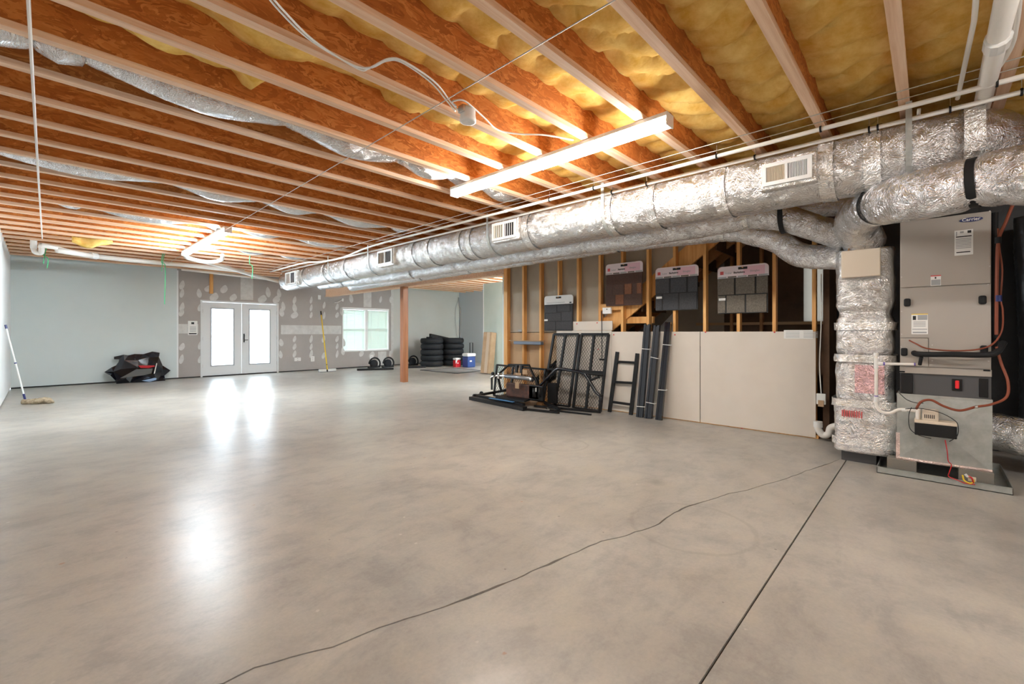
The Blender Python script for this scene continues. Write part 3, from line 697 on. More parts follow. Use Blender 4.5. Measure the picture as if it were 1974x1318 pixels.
flexrun([(4.86, 11.2, 2.42), (4.86, 8, 2.37), (4.86, 6, 2.365), (4.86, 4, 2.37), (4.87, 2.6, 2.36), gX(1395, 428, 5.0), gX(1450, 418, 5.02), gX(1510, 420, 5.1), gX(1565, 437, 5.2), gX(1628, 458, 5.35)], .125,
        'foil flexible duct hugging the underside of the trunk and dipping to the vertical duct', [.12, .25, .38, .5, .62, .74, .915], 11)
flexrun([(5.26, 10.4, 2.36), (5.26, 8, 2.375), (5.26, 6, 2.39), (5.26, 4, 2.40), (5.27, 2.9, 2.40), gX(1395, 446, 5.3), gX(1455, 452, 5.35), gX(1500, 466, 5.4), gX(1545, 492, 5.42), gX(1620, 497, 5.42)], .12,
        'lowest foil flexible duct, curving in a U under the other into the vertical duct', [.15, .3, .45, .6, .75, .88], 23)
flexrun([(5.62, 10.6, 2.5), (5.62, 8, 2.47), (5.62, 5, 2.50), (5.62, 3, 2.52), (5.6, 1.2, 2.56), (5.6, .5, 2.5)], .11, 'foil flexible duct farthest back, half hidden above the stud wall side', [.2, .4, .6, .8], 31)
# big flexible duct over the air handler
flexrun([(5.36, .45, 2.07), gX(1650, 432, 5.12), gX(1672, 402, 4.8), gX(1712, 390, 4.4), gX(1790, 372, 4.12), gX(1890, 350, 4.05), gX(1975, 335, 4.0), gX(2060, 330, 3.95), (3.95, -2.0, 2.18), (3.95, -3.5, 2.2)], .168,
        'fat foil flexible duct with black bands crossing above the grey air handler', [.194, .33], 41, amp=.04, step=.02, strapm=M_BLACKMATTE)
# black sling strap at the flex pair
sp = gX(1505, 415, 4.98)
strap_hang(single(MB().box((4.9, sp.y - .03, 2.82), (5.2, sp.y + .03, 2.848)), 'strap_cleat', M_STEEL, 'steel cleat holding the black sling under the near joist', 'bracket'), 5.1, sp.y, sp.z, .15, m=M_BLACKMATTE, w_=.045)
# flexible runs inside joist bays
def bayflex(y, xs, r, seed, label, zk=3.0, dz=.05, y2=None):
    pts = []
    for i, x in enumerate(xs):
        pts.append((x, y, zk + .035))
        if i < len(xs) - 1: pts.append(((x + xs[i + 1]) / 2, y, zk - dz * min(1, (xs[i + 1] - x))))
    P = smooth_path(pts, 10); t = thing('bay_flex_duct', P[len(P) // 2], label, 'duct', 'foil flexible ducts lying between joists')
    tot = xs[-1] - xs[0]
    foil(P, r, 'foil_sleeve', t, M_FOIL2, amp=.035, seed=seed, n=30, step=.025, pinch=[(x - xs[0]) * 1.01 for x in xs[1:-1]])
    for x in xs[1:-1]: MB().tube([(x - .012, y, zk + .035), (x + .012, y, zk + .035)], r * .93, 24, False).build('strap', M_WHITE, t)
    return t
b1 = bayflex(3.855, [-.44, -.02, .2, 1.42, 2.47, 3.1, 3.6, 4.2], .125, 3, 'foil flexible duct sagging between joists, near one with a dark blue band')
x = gY(258, 150, 3.855).x; MB().tube([(x - .03, 3.855, 3.02), (x + .03, 3.855, 3.015)], .128, 24, False).build('blue_band', M_NAVY, b1)
bayflex(6.33, [-.44, 1.0, 1.95, 2.75, 3.85, 4.2], .125, 5, 'foil flexible duct sagging between joists midway down the ceiling')
bayflex(8.31, [.15, .42, 1.7, 2.2, 3.0, 4.2], .125, 9, 'foil flexible duct sagging between joists above the far strip light')
bayflex(10.29, [1.9, 2.6, 3.4, 4.2], .12, 12, 'foil flexible duct sagging between joists beyond the far strip light')

# ---- vertical return duct
vd = thing('return_duct', (5.45, .45, 0), 'tall foil-wrapped vertical duct standing left of the air handler', 'duct')
VX = 5.44
foil(lin((VX, .45, .5), (VX, .45, 2.0), 30), .218, 'duct_sleeve', vd, M_FOIL, seed=51, amp=.03, n=48, step=.02, sq=5.5, pinch=[.48, .9])
foil(lin((VX, .44, .105), (VX, .44, .56), 10), .242, 'boot', vd, M_FOIL, seed=55, amp=.05, n=48, step=.02, sq=6)
foil(lin((VX, .3, .33), (VX, .17, .33), 6), .20, 'side_boot', vd, M_FOIL, seed=57, amp=.05, n=40, step=.02, sq=5)
MB().box((VX - .16, .36, 0), (VX + .2, .62, .1)).build('plinth', M_DKGREY, vd)
for z in (1.28, .98, .56, .2):
    MB().tube([(VX, .45, z - .035), (VX, .45, z), (VX, .45, z + .035)], .232 if z > .6 else .25, 44, False, lambda p, th, i: 1 + .06 * noise.noise(V((th * 6, p.z * 30, 2))), 5.5).build('foil_tape_band', M_FOILTAPE, vd, True)
fx = VX - .222
a = gX(1625, 735, fx); b = gX(1705, 690, fx)
MB().box((fx - .004, a.y - .09, .66), (fx + .02, b.y - .0, .92)).build('pink_print_patch', foil_material('pink_tinted_foil', (.80, .52, .53), .25, .9), vd)
for k in range(9):
    y = .60 - .018 * k; MB().box((fx - .026, y, .43), (fx - .012, y + .007, .49)).build('red_bar_print', M_PINKRED, vd)
zp = thing('zone_control_panel', (fx - .02, .45, 1.78), 'blank beige control cover mounted on the vertical foil duct', 'panel')
a = gX(1622, 485, fx - .03); b = gX(1698, 531, fx - .03)
MB().bevbox((fx - .05, b.y, b.z), (fx - .012, a.y, a.z), .008).build('cover', M_BEIGE, zp)
MB().tube(smooth_path([(fx - .02, a.y - .05, a.z), (fx - .03, a.y - .08, a.z + .06), (fx - .0, a.y - .17, a.z + .08), (fx + .04, a.y - .2, a.z + .05)]), .006, 6).build('cable', M_STAIRWOOD, zp)

# ================================================================== AIR HANDLER
AX = 5.08
ah = thing('air_handler', (AX + .28, -.08, .13), 'tall taupe air handler cabinet standing on a pan beside the vertical foil duct', 'air handler')
yl, yr = gX(1735, 600, AX).y, gX(1911, 600, AX).y
def hz(py, px=1820): return gX(px, py, AX).z
zt = 2.17; zs = hz(551); zb = hz(709); zrail = hz(722); zf = hz(764)
MB().box((AX + .01, yr, zrail), (AX + .56, yl, zt)).build('cabinet', M_HVAC, ah)
MB().bevbox((AX - .004, yr + .004, zs + .004), (AX + .012, yl - .004, zt), .003).build('upper_panel', M_HVAC, ah)
ysm = gX(1790, 680, AX).y; zsm = hz(651, 1765)
pn = MB(); pn.box((AX - .004, yr + .004, zsm + .002), (AX + .012, yl - .004, zs - .004)); pn.box((AX - .004, yr + .004, zb + .004), (AX + .012, ysm - .002, zsm + .002))
pn.build('access_panel', M_HVAC, ah)
MB().bevbox((AX - .006, ysm + .002, zb + .004), (AX + .012, yl - .004, zsm - .003), .002).build('service_panel', M_HVAC, ah)
MB().bevbox((AX - .02, yr - .002, zrail), (AX + .01, yl + .002, zb), .004).build('rail', M_HVAC, ah)
for px, py in ((1739, 716), (1902, 714)): p = gX(px, py, AX - .02); MB().box((AX - .022, p.y - .018, p.z - .006), (AX - .018, p.y + .018, p.z + .006)).build('rail_slot', M_BLACKMATTE, ah)
for px, py in ((1749, 583), (1894, 578), (1743, 678), (1897, 674)):
    p = gX(px, py, AX - .01); MB().bevbox((AX - .03, p.y - .022, p.z - .034), (AX - .003, p.y + .022, p.z + .034), .02).build('panel_grip', M_BLACKMATTE, ah)
for px, py in ((1738, 534), (1905, 548), (1908, 407), (1738, 644), (1737, 668), (1797, 665), (1906, 696), (1797, 695), (1908, 513), (1738, 600)):
    p = gX(px, py, AX - .004); MB().cyl((AX - .008, p.y, p.z), (AX - .002, p.y, p.z), .005, 8).build('screw', M_STEEL, ah)
# filter section
MB().box((AX - .002, yr, zf), (AX + .56, yl, zrail)).build('filter_rack', M_DKGREY, ah)
p = gX(1748, 742, AX); MB().bevbox((AX - .02, p.y - .04, zf + .006), (AX, yl - .004, zrail - .006), .02).build('filter_cover', M_BLACKMATTE, ah)
p = gX(1845, 741, AX); MB().bevbox((AX - .012, p.y - .03, p.z - .05), (AX, p.y + .03, p.z + .045), .004).build('latch_recess', M_BLACKMATTE, ah)
MB().bevbox((AX - .026, p.y - .012, p.z - .032), (AX - .01, p.y + .012, p.z + .034), .006).build('latch', M_REDTAG, ah)
p = gX(1896, 741, AX); MB().bevbox((AX - .01, p.y - .025, zf + .015), (AX, p.y + .025, zrail - .015), .004).build('filter_handle', M_BLACK, ah)
# plenum with cross-broken front
z0, z1 = .135, zf; yl2 = yl + .02; yr2 = yr - .005; xc = AX - .012
pl = MB(); c = V((xc - .022, (yl2 + yr2) / 2, (z0 + z1) / 2))
vs = [(xc, yl2, z0), (xc, yr2, z0), (xc, yr2, z1), (xc, yl2, z1), c, (AX + .56, yl2, z0), (AX + .56, yr2, z0), (AX + .56, yr2, z1), (AX + .56, yl2, z1)]
pl.add(vs, [(0, 1, 4), (1, 2, 4), (2, 3, 4), (3, 0, 4), (1, 0, 5, 6), (2, 1, 6, 7), (3, 2, 7, 8), (0, 3, 8, 5), (5, 8, 7, 6)])
pl.build('plenum', M_GALV, ah)
MB().box((xc - .004, yr2 - .002, z1 - .016), (xc + .004, yl2 + .002, z1 + .002)).build('plenum_lip', M_GALV, ah)
MB().tube([(xc - .001, yl2, z0 + .008), (xc - .004, (yl2 + yr2) / 2, z0 + .008), (xc - .001, yr2, z0 + .008)], .012, 8).build('mastic_seam', foil_material('pink_foil_tape', (.82, .66, .62), .3, .9), ah)
MB().box((xc - .003, yl2 - .02, z0), (xc + .003, yl2 + .006, .36)).build('mastic_seam', MATS.get('x') or bpy.data.materials['pink_foil_tape'], ah)
# labels
def label(px0, py0, px1, py1, parts, name='data_label', m=M_PAPER):
    a = gX(px0, py0, AX - .004); b = gX(px1, py1, AX - .004); x = AX - .0055
    o = MB().box((x, b.y, b.z), (x + .002, a.y, a.z)).build(name, m, ah)
    W_, H_ = a.y - b.y, a.z - b.z
    for (u0, v0, u1, v1, mm) in parts:
        MB().box((x - .0008, a.y - W_ * u1, a.z - H_ * v1), (x + .0002, a.y - W_ * u0, a.z - H_ * v0)).build('print', mm, o)
    return o
lines = [(.08, .05, .14, .22, M_PAPERGREY), (.3, .05, .5, .12, M_PAPERGREY), (.7, .04, .9, .14, M_INK), (.08, .24, .92, .28, M_INK)] + [(.07, .34 + k * .06, .9, .365 + k * .06, M_PAPERGREY) for k in range(7)] + [(.1, .86, .85, .9, M_INK)]
label(1840, 445, 1876, 490, lines)
label(1794, 531, 1814, 550, [(.0, .0, 1, .1, M_PINKRED), (.05, .42, .95, .95, M_PAPERGREY), (.4, .16, .55, .34, M_INK)], 'warning_label')
label(1757, 605, 1789, 644, [(0, 0, 1, .04, M_YELLOW), (.38, .06, .96, .3, M_PAPERGREY), (.08, .1, .28, .3, M_INK)] + [(.12, .38 + k * .07, .86, .41 + k * .07, M_PAPERGREY) for k in range(4)] + [(.05, .74, .95, .78, M_PAPERGREY), (.08, .88, .92, .95, M_PAPERGREY)], 'warning_label')
label(1764, 659, 1778, 667, [(.05, .05, .95, .2, M_PAPERGREY)], 'pink_label', M_PINK)
# oval badge
p = gX(1872, 423, AX - .01); bd = MB()
bd.prism([V((AX - .012, p.y - .066 * cos(t_ * pi / 16), p.z + .017 * sin(t_ * pi / 16))) for t_ in range(32)], (.008, 0, 0)); bo = bd.build('badge', M_NAVY, ah)
text('Carrier', 'badge_lettering', .034, (AX - .0128, p.y, p.z + .001), RX, UP, M_PAPER, bo, bold=.0006)
# pan, blocks
pan = thing('drain_pan', (5.35, -.1, 0), 'shallow galvanised drain pan on the floor under the air handler', 'pan')
py0, py1 = gZ(1692, 906, 0).y, gZ(1950, 948, 0).y; px0 = 5.0; zz = .055
pm = MB(); pm.box((px0, py1, .0), (5.85, py0, .006)); pm.box((px0, py1, 0), (px0 + .004, py0, zz)); pm.box((5.846, py1, 0), (5.85, py0, zz)); pm.box((px0, py0 - .004, 0), (5.85, py0, zz)); pm.box((px0, py1, 0), (5.85, py1 + .004, zz))
pm.box((px0 - .006, py1, zz - .004), (px0 + .01, py0, zz))
pm.build('tray', M_GALV, pan)
M_BLOCK = mat('grey_foam_block', (.20, .185, .16), .9, bump=(50, .4, .004))
for i, (a, b) in enumerate((((1710, 1767), 0), ((1848, 1917), 0))):
    ya = gX(a[0], 895, 5.06).y; yb = gX(a[1], 895, 5.06).y
    for j, xx in enumerate((5.05, 5.5)):
        o = MB().bevbox((xx, yb, .006), (xx + .12, ya, .134), .004).build('support_block', M_BLOCK, None)
        tag(o, ('grey foam block under the air handler', 'grey foam block under the air handler')[0] + [', front left near vertical duct', ', front right behind red wires'][i] if j == 0 else 'grey foam block under the air handler, hidden at the back ' + ['left', 'right'][i], 'block', 'support blocks in the drain pan')
# condensate pump
PXX = 4.93
a = gX(1763, 800, PXX); b = gX(1845, 846, PXX)
cp = thing('condensate_pump', (PXX + .06, (a.y + b.y) / 2, b.z), 'beige and black condensate pump fixed to the plenum front', 'pump')
zmid = gX(1800, 818, PXX).z; zb_ = gX(1800, 842, PXX).z; zt_ = gX(1800, 794, PXX).z
MB().bevbox((PXX, b.y, zb_), (xc - .012, a.y, zmid), .006).build('reservoir', M_BLACKMATTE, cp)
MB().bevbox((PXX - .004, b.y - .003, zmid), (xc - .012, a.y + .003, zmid + .025), .005).build('lid', M_BEIGE, cp)
mh = MB().bevbox((PXX + .005, (a.y + b.y) / 2 - .02, zmid + .02), (xc - .02, a.y - .045, zt_ + .01), .01).build('motor_housing', M_BEIGE, cp)
for k in range(6):
    y = a.y - .062 - k * .011; MB().box((PXX + .0035, y - .0025, zmid + .045), (PXX + .008, y + .0025, zmid + .075)).build('vent_slot', M_BLACKMATTE, mh)
MB().cyl((PXX + .05, a.y - .02, zmid + .02), (PXX + .05, a.y - .02, zt_ + .012), .016, 12).build('inlet_stub', M_PVC, cp)
cb = MB(); pts = [(1741, 756), (1755, 770), (1780, 778)]; cb.tube(smooth_path([gX(x_, y_, PXX - .02) for x_, y_ in ((1733, 757), (1748, 770), (1765, 776), (1780, 777))]), .003, 6)
cb.tube(smooth_path([gX(x_, y_, PXX - .02) for x_, y_ in ((1757, 785), (1752, 800), (1754, 825), (1770, 838), (1795, 845))]), .003, 6)
cb.tube(smooth_path([gX(x_, y_, PXX - .02) for x_, y_ in ((1745, 788), (1775, 787), (1812, 795), (1840, 810), (1847, 822), (1845, 840), (1830, 851))]), .003, 6)
cb.build('cable', M_BLACKMATTE, cp)
# condensate drain pipe
dp = thing('condensate_pipe', gX(1690, 720, 5.1), 'thin white condensate pipe with a tee between vertical duct and cabinet', 'pipe')
q = lambda x_, y_, X_=4.98: gX(x_, y_, X_)
MB().tube([q(1689, 683), q(1689, 756), ] , .0125, 10).build('riser', M_PVC, dp)
MB().tube(smooth_path([q(1689, 756), q(1689, 778), q(1697, 792), q(1715, 796), q(1735, 789), q(1766, 792)]), .0125, 10).build('trap', M_PVC, dp)
MB().tube([q(1689, 701), q(1770, 702, 5.06)], .0125, 10).build('branch', M_PVC, dp)
ft = MB()
for p_, q_ in ((q(1689, 690), q(1689, 710)), (q(1692, 701), q(1702, 701)), (q(1689, 764), q(1689, 774)), (q(1738, 790), q(1748, 790.5)), (q(1689, 680), q(1689, 686))): ft.cyl(p_, q_, .0165, 12)
ft.build('fitting', M_WHITE, dp)
for p_, q_ in ((q(1703, 701), q(1706, 701)), (q(1689, 762), q(1689, 764)), (q(1762, 702, 5.05), q(1765, 702, 5.05))): MB().cyl(p_, q_, .0135, 12).build('primer_mark', mat('purple_primer', (.22, .16, .5), .5), dp)
# refrigerant lines
rl = thing('refrigerant_line', gX(1925, 600, 5.0), 'copper-orange refrigerant lines with black insulation beside and across the cabinet', 'pipe')
o1 = MB(); c_ = 5.06
o1.tube(smooth_path([gX(1952, 395, c_), gX(1938, 430, c_), gX(1925, 462, c_), gX(1922, 520, c_), gX(1921, 600, c_), gX(1921, 645, c_)]), .011, 8)
o1.tube(smooth_path([gX(1924, 440, c_ + .01), gX(1926, 475, c_ + .01), gX(1932, 520, c_ + .01), gX(1929, 575, c_ + .01), gX(1933, 600, c_ + .01), gX(1930, 640, c_ + .01), gX(1905, 668, c_ - .04), gX(1850, 676, c_ - .06), gX(1790, 672, c_ - .06), gX(1765, 662, c_ - .04), gX(1753, 656, c_)]), .006, 8)
o1.build('copper_line', M_ORANGE, rl)
MB().tube(smooth_path([gX(1921, 668, 5.0), gX(1930, 700, 5.0), gX(1943, 735, 4.98), gX(1940, 765, 4.96), gX(1912, 779, 4.94), gX(1882, 784, 4.92), gX(1850, 791, 4.9), gX(1820, 783, 4.9), gX(1795, 771, 4.9), gX(1776, 774, 4.9), gX(1766, 788, 4.92)], 10), .009, 10).build('drain_hose', M_ORANGE, rl)
MB().tube(smooth_path([gX(1935, 660, 5.06), gX(1920, 680, 4.98), gX(1890, 684, 4.96), gX(1840, 683, 4.96), gX(1795, 683, 4.98), gX(1768, 682, 5.04), gX(1762, 680, 5.08)]), .022, 12).build('black_insulation', M_BLACKMATTE, rl)
MB().tube([gX(1776, 688, 5.0), gX(1773, 703, 5.02)], .013, 10).build('black_insulation', M_BLACKMATTE, rl)
for px, py in ((1924, 463), (1925, 575)): MB().cyl(gX(px, py - 6, c_), gX(px, py + 6, c_), .019, 12).build('tie_wrap', M_NAVY if py > 500 else M_BLACKMATTE, rl)
MB().tube(smooth_path([gX(1918, 410, 5.2), gX(1917, 520, 5.2), gX(1918, 640, 5.2), gX(1922, 670, 5.1)]), .02, 10).build('black_insulation', M_BLACKMATTE, rl)
p = gX(1882, 784, 4.9); MB().cyl(p + V((0, .008, 0)), p - V((0, .008, 0)), .013, 10).build('tie_wrap', M_STEEL, rl)
# float switch and wires at the pan
fs = thing('float_switch', gX(1871, 925, 4.99), 'red and yellow float switch wired to the edge of the drain pan', 'switch')
MB().tube(smooth_path([gX(1822, 848, 4.93), gX(1826, 870, 4.94), gX(1828, 888, 4.95), gX(1834, 896, 4.96), gX(1830, 910, 4.97), gX(1829, 918, 4.98), gX(1845, 925, 4.985), gX(1860, 931, 4.985), gX(1880, 934, 4.985)]), .0035, 6).build('red_wire', M_RED, fs)
p = gX(1866, 922, 4.985); MB().tube(smooth_path([p + V((0, .03, .02)), p + V((0, .02, -.02)), p + V((0, -.01, -.035)), p + V((0, -.03, -.02)), p + V((0, -.03, 0))]), .006, 6).build('yellow_wire', M_YELLOW, fs)
MB().cyl(p + V((0, .015, .03)), p + V((0, 0, .012)), .009, 10).build('wire_nut', M_PAPER, fs)
MB().tube(smooth_path([p + V((0, 0, .02)), p + V((-.01, -.02, .01)), p + V((0, -.03, -.03))]), .005, 6).build('red_wire', M_RED, fs)
MB().bevbox(tuple(p + V((.004, -.045, -.02))), tuple(p + V((.02, .0, .015))), .004).build('bracket', M_BEIGE, fs)
# low flexible duct at right
flexrun([(5.75, -.35, .36), (5.7, -.55, .34), (5.68, -.8, .3), (5.68, -1.2, .3), (5.7, -1.9, .3)], .16, 'foil flexible duct lying low on the floor right of the air handler', [], 61, amp=.07, pinch=False)
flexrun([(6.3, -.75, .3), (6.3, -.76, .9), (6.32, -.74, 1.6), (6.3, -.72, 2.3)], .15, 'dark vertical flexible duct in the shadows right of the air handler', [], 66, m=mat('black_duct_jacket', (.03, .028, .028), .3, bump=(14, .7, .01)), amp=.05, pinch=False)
# p-trap beside return duct
pt = thing('drain_trap', gX(1585, 830, 5.95), 'white plastic drain trap curving on the floor beside the last drywall panel', 'pipe')
X_ = 6.02
MB().tube(smooth_path([gX(1577, 815, X_), gX(1577, 826, X_), gX(1586, 838, X_), gX(1597, 836, X_), gX(1601, 825, X_), gX(1612, 821, X_), gX(1622, 821, X_)], 8), .036, 14).build('trap_bend', M_PVC, pt, True)
MB().cyl(gX(1577, 812, X_), gX(1577, 823, X_), .044, 14).build('socket', M_WHITE, pt)
# outlet and cable by the last stud
oc = thing('outlet_box', gX(1582, 770, 6.1), 'white outlet box on the last stud right of the drywall', 'outlet')
a = gX(1574, 758, 6.07); b = gX(1592, 780, 6.07); MB().bevbox((6.055, b.y, b.z), (6.1, a.y, a.z), .004).build('cover', M_WHITE, oc)
a = gX(1577, 771, 6.05); b = gX(1588, 784, 6.05); MB().box((6.045, b.y, b.z), (6.055, a.y, a.z)).build('cardboard_flap', M_CARD, oc)
MB().tube(smooth_path([gX(1583, 528, 6.14), gX(1583, 620, 6.14), gX(1580, 700, 6.13), gX(1583, 758, 6.1)]), .006, 6).build('cable', M_WHITE, oc)

# ================================================================== CONDUITS, PIPES, WIRES
def pipe(label, pts, r, name='conduit_pipe', m=M_PVC, cat='pipe', fits=None, group=None):
    t = thing(name, pts[0], label, cat, group); MB().tube(pts, r, 12).build('tube', m, t, True)
    for (p_, d_) in fits or []: MB().cyl(V(p_) - V(d_), V(p_) + V(d_), r * 1.22, 12).build('coupling', M_WHITE, t)
    return t
zc1, zc2 = 2.755, 2.735
y_end = gZ(650, 492, 2.76).y
c1 = pipe('white conduit nearest the viewer of two running along the trunk duct', smooth_path([(4.03, -1.6, zc1), (4.03, 2, zc1), (4.03, 5, zc1), (4.03, 7.2, zc1), (4.08, 8.4, 2.70), (4.08, 9.4, 2.72), (4.02, 10.2, 2.77), (4.02, 12.3, 2.77)], 4), .0165, fits=[((4.03, y, zc1), (0, .02, 0)) for y in (3.9, 6.6)])
c2 = pipe('white conduit directly against the top of the trunk duct', smooth_path([(4.23, -1.6, zc2), (4.23, 2, zc2), (4.23, 5, zc2), (4.23, 7.2, zc2), (4.21, 8.4, 2.735), (4.2, 9.2, 2.74), (4.2, 10.6, 2.76), (4.2, 12, 2.76)], 4), .0155, fits=[((4.23, y, zc2), (0, .02, 0)) for y in (2.6, 6.2)])
for t_, x, zc_, ys in ((c1, 4.03, zc1, (-.45, -.3, 0.6, 1.35, 2.6, 3.2)), (c2, 4.23, zc2, (-.42, -.1, .28, .33, 1.1, 2.1, 2.5))):
    for y in ys: MB().cyl((x, y - .006, zc_), (x, y + .006, zc_), .024, 12).build('clip', M_BLACKMATTE, t_); MB().box((x - .0015, y - .0015, zc_ + .016), (x + .0015, y + .0015, ZC)).build('clip_wire', M_STEEL, t_)
bigp = pipe('thick white drain pipe crossing above the air handler at the right', [(2.2, -.262, 2.785), (5.6, -.262, 2.785)], .045, 'drain_pipe', fits=[((3.5, -.262, 2.775), (.05, 0, 0))])
MB().cyl((3.56, -.262, 2.785), (3.57, -.262, 2.785), .047, 20).build('primer_mark', M_NAVY, bigp)
pipe('slim white pipe dropping between joists onto the lower conduit', [gZ(1885, -40, 2.80), gZ(1878, 40, 2.79), gZ(1846, 190, 2.765)], .012, 'branch_pipe')
pipe('slim white pipe with black clip beside the thick drain pipe', smooth_path([gZ(1968, -40, 2.80), gZ(1958, 50, 2.80), gZ(1945, 98, 2.79), gZ(1902, 163, 2.77)]), .013, 'branch_pipe')
pipe('short slim white pipe dropping from the lower conduit onto the trunk duct', [gX(1772, 210, 4.23), gX(1769, 235, 4.3)], .011, 'branch_pipe')
def wire(label, pts, r, m=M_WHITE, name='wire', cat='wire', sm=True):
    return single(MB().tube(smooth_path(pts) if sm and len(pts) > 2 else pts, r, 6), name, m, label, cat, smooth=True)
wire('thin white rod running the length of the ceiling at the left', [(-.055, .5, 2.78), (-.03, 5, 2.765), (.01, 10.55, 2.75)], .008, m=M_PVC, name='ceiling_rod', cat='rod')
wire('thin grey wire stretched over the room past the far strip light', [(1.86, .6, 2.80), (1.88, 6, 2.76), (1.91, 12.4, 2.74)], .0035, m=M_STEEL)
wire('thin pale wire stretched above the two white conduits', [(3.9, -1.5, 2.82), (3.9, 5, 2.815), (3.92, 12.4, 2.79)], .004, m=M_STEEL)
wire('sagging pale wire just above the conduits', [(4.1, -1.5, 2.84), (4.08, 0, 2.835), (4.02, 1.2, 2.80), (4.0, 2.6, 2.80), (3.98, 7, 2.79)], .0035, m=M_STEEL)
G = lambda x_, y_, z_=2.84: gZ(x_, y_, z_)
wire('double white cable snaking over joists to the lamp holder', [G(490, -40), G(540, 22), G(600, 78), G(680, 125), G(715, 130), G(745, 117), G(775, 120), G(830, 158), G(862, 195), G(878, 214)], .006, name='cable', cat='cable')
wire('second strand of white cable beside the double cable run', [G(496, -40), G(550, 24), G(610, 82), G(690, 132), G(712, 131), G(750, 113), G(782, 120), G(838, 158), G(868, 195), G(884, 214)], .006, name='cable', cat='cable')
wire('white cable leaving the lamp holder towards the strip light', [G(880, 205), G(872, 196), G(892, 193), G(912, 207), G(935, 228), G(960, 250), G(1000, 258), G(1050, 260), G(1105, 270)], .006, name='cable', cat='cable')
sk = gZ(902, 222, 2.80); lh = thing('lamp_holder', sk, 'white round lamp holder on the joist beside the white cables', 'lamp holder')
MB().lathe([(.001, .05), (.05, .05), (.055, .03), (.055, 0), (.06, -.03), (.058, -.05), (.045, -.055), (.001, -.045)], sk, 24).build('socket_body', M_WHITE, lh, True)
MB().bevbox(tuple(sk + V((-.07, -.03, .0))), tuple(sk + V((-.05, .03, .05))), .004).build('bracket', M_STEEL, lh)
# far drain pipework
zd = 2.74
DP = lambda x_, y_, z_=zd: gZ(x_, y_, z_)
fd = thing('drain_pipework', DP(200, 495), 'long white drain pipe with trap under the far joists on the left', 'pipe')
P = [DP(80, 472), DP(110, 478), DP(160, 491), DP(185, 494)]
MB().tube(P, .038, 14).build('arm', M_PVC, fd, True); MB().tube([DP(176, 493), DP(240, 500), DP(350, 510), DP(420, 517), DP(470, 522)], .05, 14).build('main', M_PVC, fd, True)
t0 = DP(68, 476); MB().cyl(t0 + V((-.02, 0, -.03)), t0 + V((-.02, 0, .24)), .045, 14).build('stub', M_PVC, fd, True)
MB().tube(smooth_path([t0 + V((-.02, 0, 0)), t0 + V((0, 0, -.09)), t0 + V((.07, 0, -.09)), P[0]]), .04, 12).build('trap', M_PVC, fd, True)
MB().cyl(DP(174, 492), DP(186, 494), .062, 14).build('coupling', M_WHITE, fd)
MB().tube([DP(110, 482, 2.70), DP(176, 493, 2.70)], .05, 12).build('second_arm', M_PVC, fd, True)
f2 = thing('drain_pipework', DP(440, 515), 'white drain pipe with elbow running from the far strip light to the trunk duct', 'pipe')
MB().tube(smooth_path([gZ(356, 490, 2.73), gZ(362, 497, 2.70), gZ(385, 503, 2.68), gZ(430, 513, 2.66), gZ(480, 528, 2.63), gZ(538, 543, 2.60)]), .04, 12).build('arm', M_PVC, f2, True)
MB().tube(smooth_path([gZ(386, 503, 2.68), gZ(402, 505, 2.68), gZ(420, 503, 2.68), gZ(428, 499, 2.70), gZ(429, 491, 2.76)]), .036, 12).build('elbow', M_PVC, f2, True)
sp2 = pipe('second thin white pipe along the back wall under the joists', [gY(350, 519, 13.9), gY(535, 540, 13.9)], .03, 'drain_pipe')
for i, (x_, y_, h_, lb) in enumerate(((88, 488, .28, 'green string hanging beside the far drain trap at left'), (315, 505, .9, 'long green string hanging in front of the grey back wall'), (484, 505, .35, 'green string hanging between far strip light and trunk duct'))):
    p = gZ(x_, y_, 2.72); wire(lb, [p + V((.02, 0, .40)), p + V((-.03, 0, 0)), p + V((.03, 0, -.1)), p + V((.02, 0, -h_))], .008, m=M_GREEN, name='green_string', cat='string')
    if i < 2: wire(lb.replace('green string', 'second green strand of string').replace('long ', ''), [p + V((.05, 0, .40)), p + V((-.01, .02, -.02)), p + V((-.03, 0, -.2))], .007, m=M_GREEN, name='green_string', cat='string')

